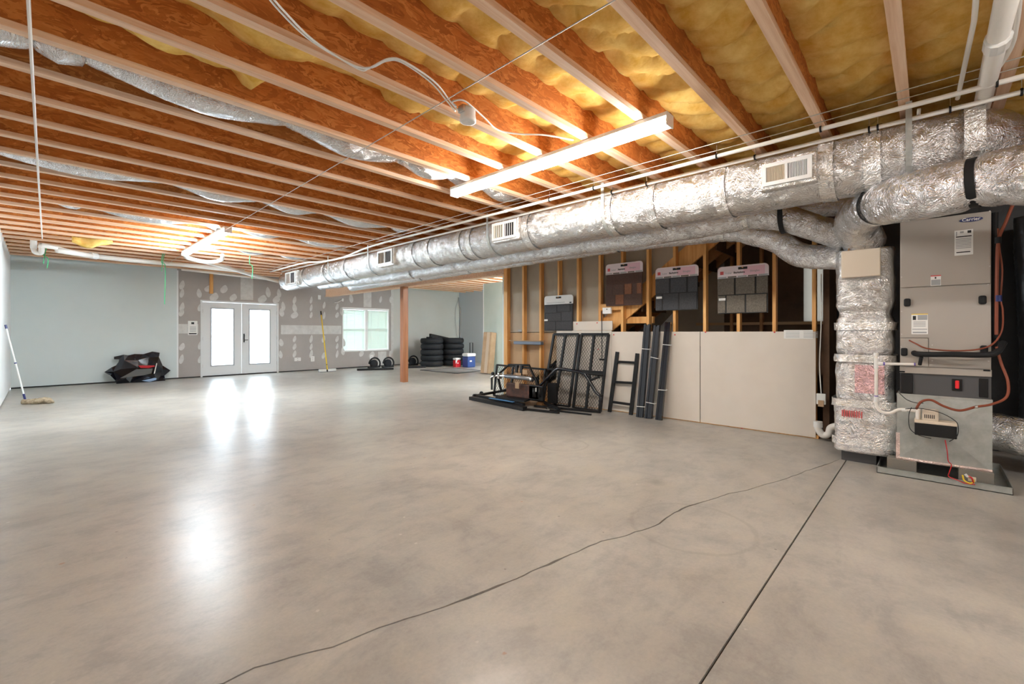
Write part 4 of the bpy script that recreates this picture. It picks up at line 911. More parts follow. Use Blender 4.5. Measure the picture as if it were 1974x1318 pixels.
# ================================================================== SAMPLE BOARDS ON THE STUDS
def board(x0, y0, x1, y1, style, label, tilt=0):
    a = gX(x0, y0, 6.06); b = gX(x1, y1, 6.06); yl_, yr_, zt_, zb_ = a.y, b.y, a.z, b.z; W_ = yl_ - yr_; H_ = zt_ - zb_; x = 6.085
    t = thing('shingle_sample_board', (x, (yl_ + yr_) / 2, zb_), label, 'sample board')
    hd = H_ * .25
    def Pt(u, v): return V((x, yl_ - W_ * u, zt_ - H_ * v))
    # header card with rounded corners and a hang slot
    r = .05; P = [Pt(0, .25)]
    for k in range(5): P.append(Pt(r / W_ * (1 - cos(k * pi / 8)), r / H_ * (1 - sin(k * pi / 8))))
    for k in range(5): P.append(Pt(1 - r / W_ * (1 - sin(k * pi / 8)), r / H_ * (1 - cos(k * pi / 8))))
    P.append(Pt(1, .25))
    MB().prism(P, (.012, 0, 0)).build('header_card', M_PALEPINK if style else M_PAPER, t)
    if style: MB().box(tuple(Pt(.52, .03) + V((-.001, 0, 0))), tuple(Pt(.93, .21) + V((.0005, 0, 0)))).build('pink_print', M_PINK, t)
    MB().bevbox(tuple(Pt(.42, .085) + V((-.003, 0, 0))), tuple(Pt(.60, .035) + V((.001, 0, 0))), .01).build('hang_slot', M_INK, t)
    MB().cyl(Pt(.51, .05) + V((-.03, 0, .0)), Pt(.51, .05) + V((.02, 0, 0)), .006, 8).build('hook', M_STUD, t)
    if style:
        MB().box(tuple(Pt(.055, .17) + V((-.0015, 0, 0))), tuple(Pt(.125, .10) + V((.001, 0, 0)))).build('red_square', M_PINKRED, t)
        s1 = {1: 'Supreme', 2: 'Berkshire', 3: 'Berkshire'}[style]
        text('TruDef', 'lettering', .026, Pt(.22, .15) + V((-.002, 0, 0)), RX, UP, M_PAPERGREY, t)
        text(s1, 'lettering', .034, Pt(.44, .145) + V((-.002, 0, 0)), RX, UP, M_INK, t, bold=.0008)
        text('Shingles', 'lettering', .034, Pt(.74, .135) + V((-.003, 0, 0)), RX, UP, M_PAPERGREY, t)
        for k in range(5): MB().box(tuple(Pt(.01 + k * .2, .245) + V((-.001, 0, 0))), tuple(Pt(.185 + k * .2, .215) + V((.001, 0, 0)))).build('colour_chip', M_GREYSH if k % 2 else M_PAPERGREY, t)
    else:
        for k in range(2): MB().box(tuple(Pt(.08, .19 + k * .02) + V((-.001, 0, 0))), tuple(Pt(.72, .198 + k * .02) + V((.001, 0, 0)))).build('print_line', M_PAPERGREY, t)
        MB().box(tuple(Pt(.88, .2) + V((-.001, 0, 0))), tuple(Pt(.95, .235) + V((.001, 0, 0)))).build('print_mark', M_INK, t)
    base_m = {0: M_SLATE, 1: M_BROWNSH, 2: M_SLATE, 3: M_GREYSH}[style]
    MB().box(tuple(Pt(0.01, 1)), tuple(Pt(.985, .25) + V((.012, 0, 0)))).build('backing', M_INK if style != 1 else M_BROWNSH, t)
    def sh(u0, v0, u1, v1, m_, th=.008): MB().bevbox(tuple(Pt(u0, v1) + V((-th, 0, 0))), tuple(Pt(u1, v0) + V((0, 0, 0))), .004).build('shingle', m_, t)
    if style in (2, 3):
        for u0, u1 in ((0, .34), (.37, .74), (.77, .985)): sh(u0 + .005, .26, u1, .60, base_m, .010)
        for u0, u1 in ((0.005, .16), (.19, .55), (.58, .96)): sh(u0, .62, u1, .985, base_m, .006)
    elif style == 1:
        for k, (u0, u1, m_) in enumerate(((.01, .2, M_BROWNSH), (.2, .52, M_BROWNSH), (.53, .72, M_RUSTSH), (.73, .85, M_BROWNSH), (.85, .97, M_RUSTSH))): sh(u0, .5, u1, .74, m_, .009)
        for u0, u1, m_ in ((.01, .27, M_BROWNSH), (.28, .5, M_RUSTSH), (.51, .97, M_BROWNSH)): sh(u0, .74, u1, .97, m_, .005)
    else:
        for u0, u1, v0, v1 in ((.02, .45, .28, .48), (.47, .9, .28, .45), (.05, .6, .5, .72), (.62, .97, .47, .72), (.02, .4, .74, .98), (.42, .97, .74, .98)): sh(u0, v0, u1, v1, M_SLATE, .005)
    if style != 1: MB().box(tuple(Pt(.03 if style else .01, .72) + V((-.0125, 0, 0))), tuple(Pt(.17 if style else .14, .67) + V((-.0105, 0, 0)))).build('paper_tag', M_PAPER, t)
    return t
board(1047.5, 571, 1103, 637, 0, 'small charcoal shingle sample board with white header, leftmost on the studs')
board(1166, 510, 1237.5, 587, 1, 'brown and rust shingle sample board with pink header on the studs')
board(1262, 517, 1345, 596, 2, 'charcoal shingle sample board with pink header between brown and grey boards')
board(1382, 515, 1481, 602, 3, 'grey shingle sample board with pink header, rightmost on the studs')
# note, switch box, tray, dangling strap
nt_ = thing('taped_note', gX(1539, 643, 6.09), 'white printed note taped to the top of the right drywall panel', 'note')
a = gX(1511, 636, 6.09); b = gX(1567, 653, 6.09); MB().box((6.092, b.y, b.z), (6.096, a.y, a.z)).build('sheet', M_PAPER, nt_)
for u in (0, 1):
    for k in range(5): MB().box((6.0914, a.y - .02 - u * .18 - .14, a.z - .02 - k * .016), (6.0922, a.y - .02 - u * .18, a.z - .025 - k * .016)).build('print_line', M_PAPERGREY, nt_)
sb = thing('switch_box', gX(1170, 599, 6.1), 'small white switch box on blocking below the brown sample board', 'switch')
a = gX(1162, 593, 6.09); b = gX(1178, 604.5, 6.09); MB().bevbox((6.08, b.y, b.z), (6.12, a.y, a.z), .004).build('cover', M_WHITE, sb); p = gX(1170, 596, 6.08); MB().cyl((6.074, p.y, p.z), (6.082, p.y, p.z), .008, 8).build('toggle', M_INK, sb)
tr = thing('magnetic_tray', gX(1020, 665, 6.05), 'narrow grey shelf tray fixed across the left studs', 'shelf')
a = gX(988, 660, 6.08); b = gX(1049, 669, 6.08); MB().box((5.98, b.y, 1.06), (6.108, a.y, 1.075)).build('board', M_CARD, tr)
MB().bevbox((5.975, b.y - .01, 1.0), (6.06, a.y - .12, 1.058), .01).build('tray', mat('galv_blue', (.16, .19, .24), .5, metal=.4), tr)
p = gX(1004, 638, 6.15); single(MB().bevbox((6.12, p.y - .05, p.z - .01), (6.2, p.y + .05, p.z + .03), .006), 'plastic_dish', M_PAPERGREY, 'small grey dish held between the left studs above the tray', 'dish')
ds = thing('hanging_strap', gX(1160, 650, 5.98), 'thin black strap hanging down in front of the right mesh gate', 'strap')
MB().bar(gX(1160, 600, 6.07), gX(1160.5, 690, 6.02), .012, .006, (1, 0, 0)).build('webbing', M_BLACK, ds); p = gX(1160, 692, 6.0)
MB().bevbox((5.98, p.y - .04, p.z - .02), (6.02, p.y + .04, p.z + .01), .01).build('clip', M_BLACK, ds)

# ================================================================== MESH GATES, LADDER, BUNDLES
def lean(xb, xt=6.07, zt_=1.21):
    b0 = (xt - xb) / zt_; return lambda px, py, off=0: gL(px, py, xb - off, b0)
def fillmesh(TL, TR, BR, BL, parent, pitch=.05, m=M_BLACK, name='expanded_mesh'):
    g = MB(); W_ = ((TR - TL).length + (BR - BL).length) / 2; H_ = ((BL - TL).length + (BR - TR).length) / 2
    nu, nv = max(2, int(W_ / pitch)), max(2, int(H_ / (pitch * 1.25)))
    def P(u, v): return TL.lerp(TR, u).lerp(BL.lerp(BR, u), v)
    n = (TR - TL).cross(BL - TL).normalized()
    def strand(a_, b_, w=.0042):
        d = (b_ - a_).normalized(); s_ = d.cross(n) * w / 2; k = n * .0015
        g.add([a_ - s_ - k, b_ - s_ - k, b_ + s_ - k, a_ + s_ - k, a_ - s_ + k, b_ - s_ + k, b_ + s_ + k, a_ + s_ + k], [(0, 1, 2, 3), (7, 6, 5, 4), (0, 4, 5, 1), (3, 2, 6, 7)])
    for i in range(nu):
        for j in range(nv):
            u0, u1, um = i / nu, (i + 1) / nu, (i + .5) / nu; v0, v1, vm = j / nv, (j + 1) / nv, (j + .5) / nv
            A, B, C, D = P(um, v0), P(u1, vm), P(um, v1), P(u0, vm)
            strand(A, B); strand(B, C); strand(C, D); strand(D, A)
    o = g.build(name, m, parent); o['kind'] = 'stuff'; return o
def gate(tl, tr_, br, bl, label, vbars, hbars, xb=5.90, w_=.038, name='mesh_gate'):
    L = lean(xb); TL, TR_, BR, BL = L(*tl), L(*tr_), L(*br), L(*bl)
    t = thing(name, (BL + BR) / 2, label, 'gate', 'black mesh gates leaning on the drywall')
    def E(a_, b_, n_='frame_bar'): MB().bar(a_, b_, w_, .03, (1, 0, 0)).build(n_, M_BLACK, t)
    E(TL, TR_); E(TR_, BR); E(BL, BR); E(TL, BL)
    for u in vbars: E(TL.lerp(TR_, u), BL.lerp(BR, u), 'middle_bar')
    for v in hbars: E(TL.lerp(BL, v), TR_.lerp(BR, v), 'cross_bar')
    fillmesh(TL, TR_, BR, BL, t); return t
gate((1068, 644), (1115, 644), (1097, 784), (1046, 778), 'black steel mesh gate leaning left of its twin against the drywall', [.48], [.5])
gate((1121, 644), (1173, 644), (1157, 793), (1105, 786), 'black steel mesh gate leaning right of its twin, nearer the ladder', [.48], [.5])
# short mesh panel in the scrap pile
gate((958, 703), (1051, 712), (1045, 772), (952, 762), 'low wide black mesh panel with angled brace at the back of the scrap pile', [.36], [], xb=5.80, w_=.03, name='low_mesh_gate')
# ladder
L = lean(5.99, 6.09, .92)
ld = thing('short_ladder', gZ(1199, 795), 'short black three-rung ladder leaning on the drywall between gates and bundles', 'ladder')
MB().bar(L(1190.5, 678), L(1175, 794), .055, .03, (1, 0, 0)).build('side_rail', M_BLACK, ld); MB().bar(L(1229, 681), L(1216, 800), .055, .03, (1, 0, 0)).build('side_rail', M_BLACK, ld)
for a, b in (((1190, 697), (1226, 699)), ((1184, 736), (1221, 738)), ((1180, 774.5), (1217, 779.5))): MB().bar(L(*a), L(*b), .035, .022, (1, 0, 0)).build('rung', M_BLACK, ld)
# bundles of black rails
for i, (t0, t1, b0, b1, ties, lb) in enumerate((((1243, 1254), 625, (1227, 1240), 804, (672, 783), 'bundle of black rails tied in white, left of three by the ladder'),
                                     ((1262, 1272), 627, (1243, 1257), 806, (686, 773), 'bundle of black rails tied in white, middle of three by the ladder'),
                                     ((1283.5, 1294), 621, (1264.5, 1276), 810, (664, 751), 'bundle of black rails tied in white, rightmost of the three'))):
    L = lean(5.90, 6.06, 1.32); t = thing('rail_bundle', gZ((b0[0] + b0[1]) / 2, b1), lb, 'rail bundle', 'tied bundles of black rails')
    for k in range(3):
        u = (k + .5) / 3; P_ = L(t0[0] + (t0[1] - t0[0]) * u, t1 + (k % 2) * 2); Q_ = L(b0[0] + (b0[1] - b0[0]) * u, b1)
        Q_.z = max(.002, Q_.z)
        MB().bar(P_, Q_, .03, .05 - (k % 2) * .012, (1, 0, 0)).build('rail', M_RAIL if i < 2 else M_BLACKGLOSS, t)
    for ty in ties:
        f = (ty - t1) / (b1 - t1); A = L(t0[0] + (b0[0] - t0[0]) * f - 1, ty + (2 if i == 1 else 0), .035); B = L(t0[1] + (b0[1] - t0[1]) * f + 1, ty + (5 if i == 1 else 1), .035)
        MB().bar(A, B, .008, .012, (1, 0, 0)).build('white_tie', M_WHITE, t); MB().bar(A, A + V((.06, 0, 0)), .008, .01).build('white_tie', M_WHITE, t); MB().bar(B, B + V((.06, 0, 0)), .008, .01).build('white_tie', M_WHITE, t)

# ================================================================== SCRAP PILE
def pile(name, label, cat, parts):
    c = None
    for n_, mb_, m_ in parts:
        if c is None: c = thing(name, mb_.v[0], label, cat)
        mb_.build(n_, m_, c, True if n_ in ('tube',) else False)
    return c
g5 = lambda x_, y_, X_=5.62: gX(x_, y_, X_)
pile('bent_roll_bar', 'bent black tube frame propped in front of the mesh gates', 'frame', [
    ('tube', MB().tube([g5(1036, 745), g5(1042, 742), g5(1072, 712), g5(1078, 710), g5(1120, 717), g5(1128, 721), g5(1150, 757), g5(1158, 764), g5(1156, 792)], .026, 10), M_BLACKGLOSS),
    ('tube', MB().tube([g5(1138, 733), g5(1155, 726)], .018, 8), M_BLACK), ('tube', MB().tube([g5(1112, 716), g5(1162, 723)], .02, 8), M_BLACK),
    ('bolt', MB().cyl(g5(1160, 763) + V((-.03, 0, 0)), g5(1160, 763) + V((.03, 0, 0)), .014, 8), M_BLACK)])
pile('brace_frame', 'angular black brace frame standing over the scrap pile at left', 'frame', [
    ('tube', MB().tube([g5(960, 722, 5.6), g5(981, 703, 5.6), g5(1020, 704, 5.6), g5(1034, 735, 5.6), g5(1040, 755, 5.6)], .02, 8), M_BLACK),
    ('bar', MB().bar(g5(996, 704, 5.58), g5(995, 726, 5.55), .05, .03), M_BLACK), ('bar', MB().bar(g5(1006, 704, 5.58), g5(1004, 724, 5.55), .05, .03), M_BLACK),
    ('bar', MB().bar(g5(1002, 704, 5.54), g5(1001, 722, 5.5), .012, .012), M_CHROME)])
for i, (a, b, lb) in enumerate((((993, 718), (1004, 724), 'tan tag hanging under the brace bars, left'), ((1007, 712), (1016, 722), 'tan tag hanging under the brace bars, right'), ((993, 736), (1000, 749), 'tan tag hanging below the grey cylinder'))):
    p, q_ = g5(*a, 5.48 - .02 * i), g5(*b, 5.48 - .02 * i); single(MB().box((p.x, q_.y, q_.z), (p.x + .006, p.y, p.z)), 'cardboard_tag', M_CARD, lb, 'tag')
pile('hydraulic_cylinder', 'grey metal cylinder with fittings lying across the scrap pile', 'cylinder', [
    ('tube', MB().tube([g5(974, 724.5, 5.45), g5(1026, 730, 5.45)], .036, 14), mat('grey_metal', (.32, .33, .35), .3, metal=.7)),
    ('rod', MB().tube([g5(974, 724.5, 5.45), g5(954, 724, 5.45), g5(946, 728, 5.42)], .018, 8), M_STEEL),
    ('knuckle', MB().bevbox(tuple(g5(958, 730, 5.42)), tuple(g5(968, 719, 5.5)), .01), M_STEEL), ('knob', MB().lathe([(.001, -.02), (.03, -.015), (.03, .015), (.001, .02)], g5(950, 720, 5.42), 12, 'x'), M_BLACK),
    ('end_flange', MB().cyl(g5(1024, 730, 5.45), g5(1027, 730.5, 5.45), .046, 14), M_CHROME), ('bracket', MB().bar(g5(948, 727, 5.42), g5(948, 751, 5.42), .03, .02), M_BLACK), ('bracket', MB().bar(g5(960, 728, 5.44), g5(966, 752, 5.44), .04, .02), M_BLACK)])
pile('scrap_bracket', 'black box-section bracket standing in the middle of the scrap pile', 'bracket', [
    ('plate', MB().bevbox(tuple(g5(1019, 770, 5.5)), tuple(g5(1050, 744, 5.55)), .01), M_BLACK), ('tube', MB().cyl(g5(1030, 748, 5.4), g5(1030, 765, 5.4), .03, 12), M_BLACK), ('tube', MB().cyl(g5(1040, 748, 5.42), g5(1040, 765, 5.42), .03, 12), M_BLACK),
    ('reflector', MB().bevbox(tuple(g5(1032, 755, 5.36)), tuple(g5(1034.5, 747, 5.38)), .004), M_WHITE)])
single(MB().bevbox(tuple(g5(1055, 776, 5.72)), tuple(g5(1076, 738, 5.78)), .01), 'black_case', M_BLACKMATTE, 'matte black upright case in front of the left mesh gate', 'case')
single(MB().bevbox((5.6, gZ(1060, 782).y, .002), (5.75, gZ(1075, 782).y + .22, .07), .006), 'timber_offcut', M_STAIRWOOD, 'reddish timber offcut on the floor under the black case', 'offcut')
# rust-brown and black parts behind
single(MB().bevbox((5.5, g5(1040, 750, 5.5).y, .12), (5.56, g5(975, 750, 5.5).y, .36), .02), 'rusty_plate', mat('rusty_steel', (.07, .03, .022), .7, var=(8, (.03, .018, .015), (.13, .05, .03))), 'rust-brown steel plate standing under the grey cylinder', 'plate')
# floor rails
f0 = lambda x_, y_, z_=.03: gZ(x_, y_, z_)
def rail(label, a, b, za, zb, w_=.05, h_=.04, m=M_BLACK, cat='rail', extra=None):
    A, B = gZ(*a, za), gZ(*b, zb); t = thing('steel_rail', A, label, cat); MB().bar(A, B, w_, h_).build('bar', m, t)
    for e in extra or []: e(t)
rail('frontmost black rail lying on the floor of the scrap pile', (908, 767), (1012, 788), .03, .03, .09, .06)
def blue(t): A = gZ(944, 767, .09); B = gZ(990, 774.5, .09); MB().bar(A, B, .05, .008).build('blue_label', M_LABELBLUE, t)
rail('black rail with a long blue label lying across the pile front', (915, 761), (1010, 780), .07, .06, .06, .04, extra=[blue])
rail('black rail sloping from floor up to the scrap bracket', (912, 763), (1022, 744), .06, .16, .05, .04)
rail('black flat bar crossing the front of the pile to the right', (1010, 788), (1078, 795), .02, .02, .04, .03)
rail('black bar running right towards the mesh gate feet', (1030, 782), (1158, 794), .03, .02, .04, .03)
rail('black bar lying low in front of the mesh gates', (1060, 790), (1140, 799), .018, .012, .03, .02)
rail('black bar crossing diagonally behind the blue label', (1018, 762), (1078, 788), .12, .03, .05, .04)
rail('thin silver bar on top of the scrap pile', (975, 757), (1012, 763), .14, .14, .03, .012, M_STEEL)
rail('bright chrome lever on top of the scrap pile', (988, 758), (1010, 755), .16, .17, .025, .015, M_CHROME)
rail('white strap end on the left of the scrap pile', (966, 751), (978, 747), .14, .15, .04, .012, M_WHITE, 'strap')
p = gZ(928, 758, .045); single(MB().lathe([(.001, -.02), (.035, -.02), (.045, 0), (.035, .02), (.001, .02)], p, 14, 'y'), 'roller_wheel', M_BLACK, 'small black roller wheel on the left tip of the scrap pile', 'wheel')
p = gZ(1056, 787, .04); single(MB().lathe([(.001, -.03), (.012, -.03), (.012, 0), (.001, 0)], p, 10, 'x'), 'bolt_head', M_CHROME, 'shiny bolt at the front edge of the scrap pile', 'bolt')
single(MB().prism([gZ(955, 768, .09), gZ(1010, 776, .09), gZ(1026, 770, .09), gZ(975, 762, .09)], (0, 0, .03)), 'black_tray', M_BLACKMATTE, 'flat black tray lying in the middle of the scrap pile', 'tray')

# ================================================================== BACK OF THE ROOM
# mop
mp = thing('dust_mop', gZ(48, 776), 'beige dust mop with white and blue handle leaning on the left wall', 'mop')
A = gZ(49, 772, .06); hb = V((X0 + .03, A.y + .25, gX(10, 625, X0).z)); hb = gX(10.5, 626, X0 + .04)
d = (hb - A)
MB().tube([A + d * .07, hb], .011, 8).build('handle', M_WHITE, mp); MB().tube([hb - d * .05, hb], .015, 8).build('grip', M_NAVY, mp); MB().tube([A, A + d * .09], .016, 8).build('socket', M_NAVY, mp); MB().tube([A + d * .49, A + d * .505], .016, 8).build('collar', M_NAVY, mp)
B = gZ(100, 772, .05)
hd = MB().tube(smooth_path([A + V((-.04, .0, -.01)), A.lerp(B, .3) + V((0, .02, -.03)), A.lerp(B, .5) + V((0, 0, -.025)), A.lerp(B, .8) + V((0, .03, 0)), B + V((0, 0, -.035))], 10), lambda t_: .066 * (.55 + .45 * sin(pi * min(1, max(0, t_)))), 16, True, lambda p_, th, i: 1 + .3 * noise.noise(V((p_.x * 22, p_.y * 22, th * 3))))
for v in hd.v: v.z = max(.002, v.z)
hd.build('mop_head', M_MOP, mp, True)
# bumper cover
bc = thing('bumper_cover', gY(265, 741, 14.0), 'black car bumper cover with red reflector standing against the grey wall', 'car part')
zo = lambda a_, b_: (180 + a_ / 11.61, 660 + b_ / 11.61)
out = [(255, 668), (420, 560), (520, 515), (575, 440), (590, 380), (470, 378), (470, 322), (690, 275), (800, 290), (930, 262), (1130, 265), (1330, 205), (1500, 230), (1480, 330), (1560, 520), (1740, 630), (1600, 745), (1590, 845), (1420, 885), (900, 928), (505, 935), (480, 840), (370, 725)]
inn = [(700, 400, .10), (1000, 400, .12), (1250, 330, .10), (1400, 500, .22), (1340, 700, .30), (1150, 720, .33), (700, 790, .34), (520, 845, .30), (1000, 560, .16), (1200, 560, .18), (620, 600, .12), (450, 660, .10), (1550, 600, .12), (1500, 750, .14), (1380, 830, .3), (1100, 880, .3), (800, 880, .3)]
P2 = [gY(*zo(a_, b_), 14.15) for a_, b_ in out]; P3 = [(gY(*zo(a_, b_), 14.15), d_) for a_, b_, d_ in inn]
v2 = [V((p_.x, p_.z)) for p_ in P2] + [V((p_.x, p_.z)) for p_, _ in P3]; n = len(P2)
rv, re_, rf_, ov, _, _ = delaunay_2d_cdt(v2, [(i, (i + 1) % n) for i in range(n)], [], 1, 1e-6)
dep = [.06 if i < 16 else (.08 if i < 17 else .26) for i in range(n)] + [d_ for _, d_ in P3]
m_ = MB(); vs = []
for i, q_ in enumerate(rv):
    src = ov[i][0] if ov[i] else 0
    vs.append(V((q_.x, 14.3 - dep[src] - .0, max(.003, q_.y))))
fcs = [tuple(f) for f in rf_]
m_.add(vs, fcs); o = m_.build('shell', M_BLACKGLOSS, bc); md = o.modifiers.new('s', 'SOLIDIFY'); md.thickness = .012; md.offset = 0
def decal(pts, name, m, d_): MB().prism([gY(*zo(a_, b_), 14.3 - d_) for a_, b_ in pts], (0, .012, 0)).build(name, m, bc)
decal([(1000, 515), (1370, 512), (1370, 540), (1240, 572), (1060, 570)], 'reflector', M_RED, .23)
decal([(960, 600), (1330, 580), (1300, 690), (1150, 730), (600, 800)], 'insert_panel', mat('grey_insert', (.10, .10, .095), .5), .36)
decal([(1080, 855), (1380, 790), (1415, 800), (1400, 840), (1250, 880)], 'fog_light', mat('blue_chrome', (.35, .5, .75), .15, metal=.7), .38)
decal([(1410, 455), (1428, 470), (1375, 690), (1352, 700)], 'trim_strip', M_CHROME, .34)
# notice on wall
nt2 = thing('wall_notice', gY(370, 632, Y1), 'white notice with black bars fixed left of the double doors', 'notice')
a = gY(362, 618, Y1); b = gY(380.5, 645.5, Y1)
MB().bevbox((a.x, Y1 - .014, b.z), (b.x, Y1 + .006, a.z), .006).build('sheet', M_PAPER, nt2)
W_, H_ = b.x - a.x, a.z - b.z
for u0, v0, u1, v1, m in ((.35, .1, .65, .24, M_INK), (.1, .86, .9, .94, M_INK), (.2, .42, .85, .46, M_PAPERGREY), (.2, .52, .85, .56, M_PAPERGREY), (.2, .62, .85, .66, M_PAPERGREY), (.2, .72, .85, .76, M_PAPERGREY)):
    MB().box((a.x + W_ * u0, Y1 - .0155, a.z - H_ * v1), (a.x + W_ * u1, Y1 - .0135, a.z - H_ * v0)).build('print', m, nt2)
# sockets and detectors on the back wall
for (x_, y_, w_, h_, lb, nm, ct) in ((573.5, 692.5, .2, .11, 'wide white outlet cover low on the wall right of the doors', 'outlet_cover', 'outlet'), (602.5, 691.5, .12, .17, 'upright white outlet cover beside the yellow push broom', 'outlet_cover', 'outlet'), (716, 688.5, .13, .17, 'upright white outlet cover under the window', 'outlet_cover', 'outlet'),
                                 (615.5, 573, .09, .14, 'small white sensor on the wall above the yellow broom handle', 'wall_sensor', 'sensor'), (660.5, 578, .06, .1, 'tiny white wall hook above the window corner', 'wall_hook', 'hook')):
    p = gY(x_, y_, Y1); t = thing(nm, p, lb, ct)
    MB().bevbox((p.x - w_ / 2, Y1 - .016, p.z - h_ / 2), (p.x + w_ / 2, Y1 + .006, p.z + h_ / 2), .006).build('plate', M_WHITE, t)
    if 'outlet' in nm:
        for dz_ in (-.03, .03): MB().box((p.x - .012, Y1 - .0175, p.z + dz_ - .008), (p.x + .012, Y1 - .0155, p.z + dz_ + .008)).build('socket_face', M_PAPERGREY, t)
p = gY(652, 581, Y1); single(MB().tube(smooth_path([gY(645, 583.5, Y1 - .01), gY(652, 582, Y1 - .02), gY(659, 578, Y1 - .01)]), .012, 6), 'coiled_cable', M_PAPER, 'short white cable loop on the wall above the window', 'cable')
single(MB().bevbox(tuple(gY(498, 579, Y1 - .02)), tuple(gY(500, 577, Y1 + .005)), .003), 'door_contact', M_WHITE, 'tiny white contact above the double doors', 'sensor') if False else None
# push broom
br = thing('push_broom', gY(630, 716, 13.2), 'long yellow-handled push broom leaning on the bare gypsum wall', 'broom')
A = gZ(631, 712, .12); T = gY(618.5, 600, Y1 - .05); d = T - A
MB().tube([A, A + d * .93], .017, 10).build('handle', M_YELLOW, br); MB().tube([A + d * .93, T], .02, 10).build('grip', M_BLACKMATTE, br)
MB().tube([A + V((0, 0, -.06)), A + d * .08], .02, 8).build('socket', M_BLACKMATTE, br)
a_, b_ = gZ(615, 714, .06), gZ(647, 712, .06); MB().bar(a_, b_, .08, .07).build('brush_head', M_WHITE, br); MB().bar(a_ + V((0, 0, -.035)), b_ + V((0, 0, -.035)), .07, .04).build('bristles', M_PAPERGREY, br)
# black rail on floor with wheels along the wall
fr_ = single(MB().bar(gZ(694, 713, .03) + V((0, .2, 0)), gZ(765, 711, .03) + V((0, .2, 0)), .1, .06), 'floor_rail', M_BLACKMATTE, 'long low black rail on the floor under the window', 'rail')
single(MB().bar(gZ(788, 708, .03) + V((0, .05, 0)), gZ(822, 707, .03) + V((0, .05, 0)), .1, .06), 'floor_rail', M_BLACKMATTE, 'low black rail on the floor between post and tyres', 'rail')
for (x_, y_, lb) in ((729, 711, 'black wheel under an arched guard below the window, left'), (756, 710, 'black wheel under an arched guard beside the wooden post'), (804, 706, 'black wheel under an arched guard beside the tyre stack')):
    c_ = gZ(x_, y_, .0) + V((0, .28, 0)); c_.y = min(c_.y, Y1 - .15); t = thing('guarded_wheel', c_, lb, 'wheel', 'guarded wheels along the back wall')
    MB().lathe([(.001, -.05), (.06, -.05), (.12, -.045), (.14, -.02), (.14, .02), (.12, .045), (.06, .05), (.001, .05)], c_ + V((0, 0, .16)), 20, 'y').build('wheel', M_RUBBER, t, True)
    MB().tube([c_ + V((.03 + .20 * cos(k * pi / 10), 0, .16 + .20 * sin(k * pi / 10))) for k in range(-2, 11)], .028, 8).build('guard', M_BLACK, t, True)
    MB().bar(c_ + V((-.2, 0, .045)), c_ + V((.2, 0, .045)), .12, .05).build('axle_bar', M_BLACK, t)
# tyres
def tyre_proto():
    prof = [(.20, -.08), (.30, -.10), (.37, -.095), (.40, -.06), (.405, 0), (.40, .06), (.37, .095), (.30, .10), (.20, .08), (.20, -.08)]
    return prof
first = None
stk = [(9.62, 13.02, 5), (10.44, 12.85, 5)]
names_ = ['bottom', 'second from the bottom', 'middle', 'second from the top', 'top']
for si, (x_, y_, n_) in enumerate(stk):
    for k in range(n_):
        c_ = V((x_ + .01 * (k % 2), y_, .105 + k * .202))
        if first is None:
            first = thing('tyre', c_, '', 'tyre', 'stacked tyres in the alcove'); MB().lathe(tyre_proto(), c_, 36).build('casing', M_RUBBER, first, True)
            MB().lathe([(.401, -.03), (.409, -.02), (.409, .02), (.401, .03)], c_, 36).build('tread_band', M_BLACKMATTE, first); o = first
        else: o = dup(first); o.location = c_
        o['label'] = 'black tyre, ' + names_[k] + (' of the front stack by the cooler' if si == 0 else ' of the rear stack by the cooler'); o['category'] = 'tyre'
fp = thing('black_board', (10.2, 13.6, 0), 'flat black board with a sloping top standing behind the two tyre stacks', 'board')
A = gY(829, 643, 13.55); B = gY(883, 655, 13.55); MB().prism([V((A.x, 13.52, 0)), V((B.x, 13.52, 0)), V((B.x, 13.52, B.z)), V((A.x, 13.52, A.z))], (0, .08, 0)).build('slab', M_BLACKMATTE, fp); MB().bar(V((A.x, 13.5, A.z - .03)), V((B.x, 13.5, B.z - .03)), .03, .06).build('top_rail', M_BLACK, fp)
single(MB().bevbox((9.5, 12.85, 1.014), (9.85, 13.2, 1.054), .01), 'black_pad', M_BLACKMATTE, 'small flat black pad on top of the front tyre stack', 'pad')
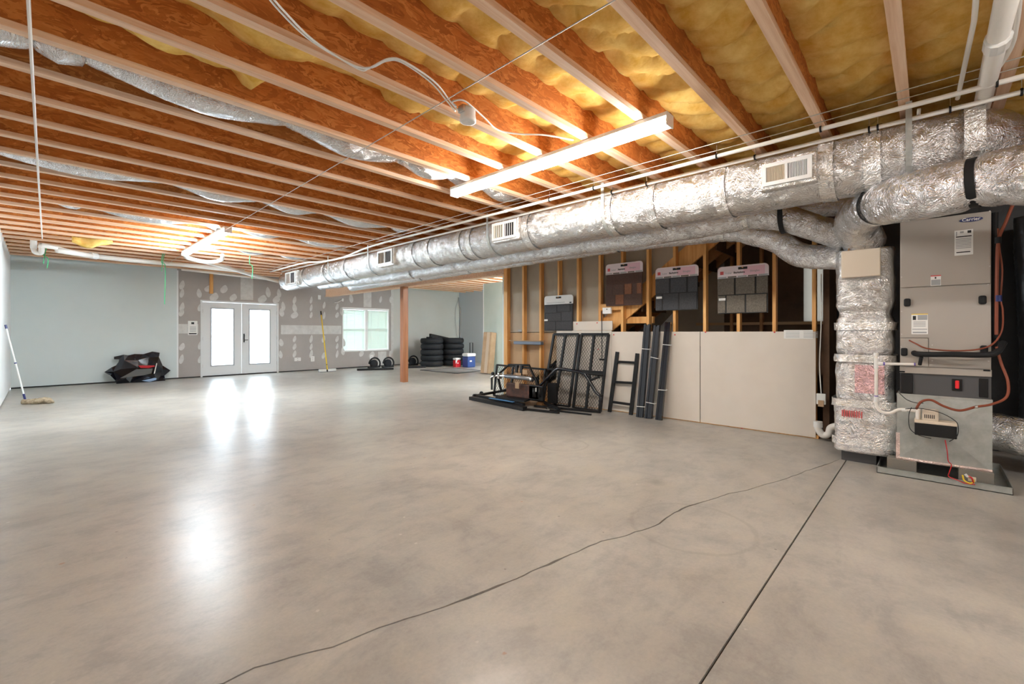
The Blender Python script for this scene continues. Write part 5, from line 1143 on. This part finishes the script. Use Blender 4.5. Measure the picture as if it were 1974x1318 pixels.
# coolers
def cooler(px0, px1, py0, py1, body, label, handle):
    a = gZ((px0 + px1) / 2, py1); dpt = 12.0; s_ = (px1 - px0) * a.length / FPX * .70; h_ = (py1 - py0) * (V((a.x, a.y, 0)).dot(V((sin(PAN), cos(PAN), 0)))) / FPX
    t = thing('cooler', a, label, 'cooler'); w2 = s_ / 2; c_ = a + V((.1, .1, 0))
    MB().bevbox(tuple(c_ + V((-w2, -w2 * .8, .0))), tuple(c_ + V((w2, w2 * .8, h_ * .78))), .03).build('body', body, t)
    MB().bevbox(tuple(c_ + V((-w2 * 1.04, -w2 * .84, h_ * .78))), tuple(c_ + V((w2 * 1.04, w2 * .84, h_))), .03).build('lid', M_WHITE, t)
    MB().box(tuple(c_ + V((-w2 * .5, -w2 * .83, h_ * .4))), tuple(c_ + V((0, -w2 * .79, h_ * .5)))).build('label', M_PAPER, t)
    if handle: MB().tube([c_ + V((w2 * .5, w2 * .3, h_)), c_ + V((w2 * .5, w2 * .3, h_ * 1.75)), c_ + V((w2 * .95, w2 * .0, h_ * 1.75)), c_ + V((w2 * .95, w2 * .0, h_ * .8))], .016, 6).build('pull_handle', M_BLACKMATTE, t)
    else: MB().tube([c_ + V((-w2, -w2 * .8, h_ * .75)), c_ + V((-w2 * 1.2, -w2, h_ * .45)), c_ + V((-w2 * .6, -w2 * .9, h_ * .85))], .02, 6).build('carry_handle', M_WHITE, t)
cooler(871, 889, 690, 708, M_RED, 'small red cooler with white lid beside the blue cooler', False)
cooler(889, 918, 681, 708, M_BLUE, 'blue wheeled cooler with white lid and pull handle', True)
mt = thing('floor_mat', gZ(870, 713), 'large grey mat with dark border on the floor before the tyres', 'mat')
Q = [gZ(812, 713.5), gZ(880, 720), gZ(929, 715), gZ(880, 710)]
MB().prism([q_ + V((0, 0, .002)) for q_ in Q], (0, 0, .012)).build('pad', M_MAT, mt)
for a_, b_ in zip(Q, Q[1:] + Q[:1]): MB().bar(a_ + V((0, 0, .009)), b_ + V((0, 0, .009)), .1, .018).build('border', M_MATEDGE, mt)
# cardboard box leaning on partition
cbx = thing('tall_cardboard_box', gZ(941, 720), 'tall narrow cardboard box leaning on the pale green wall', 'box')
p = gZ(940, 720); A = V((9.0, gZ(940, 720).y, 0)); ht = 1.22
Mx = Matrix.Translation(A) @ Matrix.Rotation(R(6.5), 4, 'Y')
MB().box((-.10, -.17, 0.012), (.10, .17, ht), Mx).build('carton', M_CARD, cbx); MB().box((-.104, -.10, .02), (-.10, .02, ht), Mx).build('pale_strip', M_PALEPINK if False else mat('pale_card', (.55, .45, .34), .85), cbx)
MB().box((-.095, -.165, ht), (.095, .165, ht + .004), Mx).build('dark_opening', M_INK, cbx)
# cable down the alcove corner
cc = single(MB().tube(smooth_path([gY(884, 573, 14.3), gY(886, 590, 14.3), gY(888, 600, 14.3), gY(887.5, 655, 14.3)]), .022, 8), 'corner_cable', M_PAPERGREY, 'grey cable running down the alcove corner above the tyres', 'cable')
wire('thin looping cable beside the alcove corner', [gY(884, 574, 14.33), gY(878, 600, 14.33), gY(880, 640, 14.33), gY(884, 655, 14.33)], .008, m=M_PAPERGREY, name='cable', cat='cable')
# white wall vent lamp in alcove ceiling
p = gZ(942, 535, 2.8); single(MB().bevbox(tuple(p + V((-.1, -.2, 0))), tuple(p + V((.1, .2, .045))), .01), 'junction_box', M_WHITE, 'white junction box under the alcove joists', 'box')
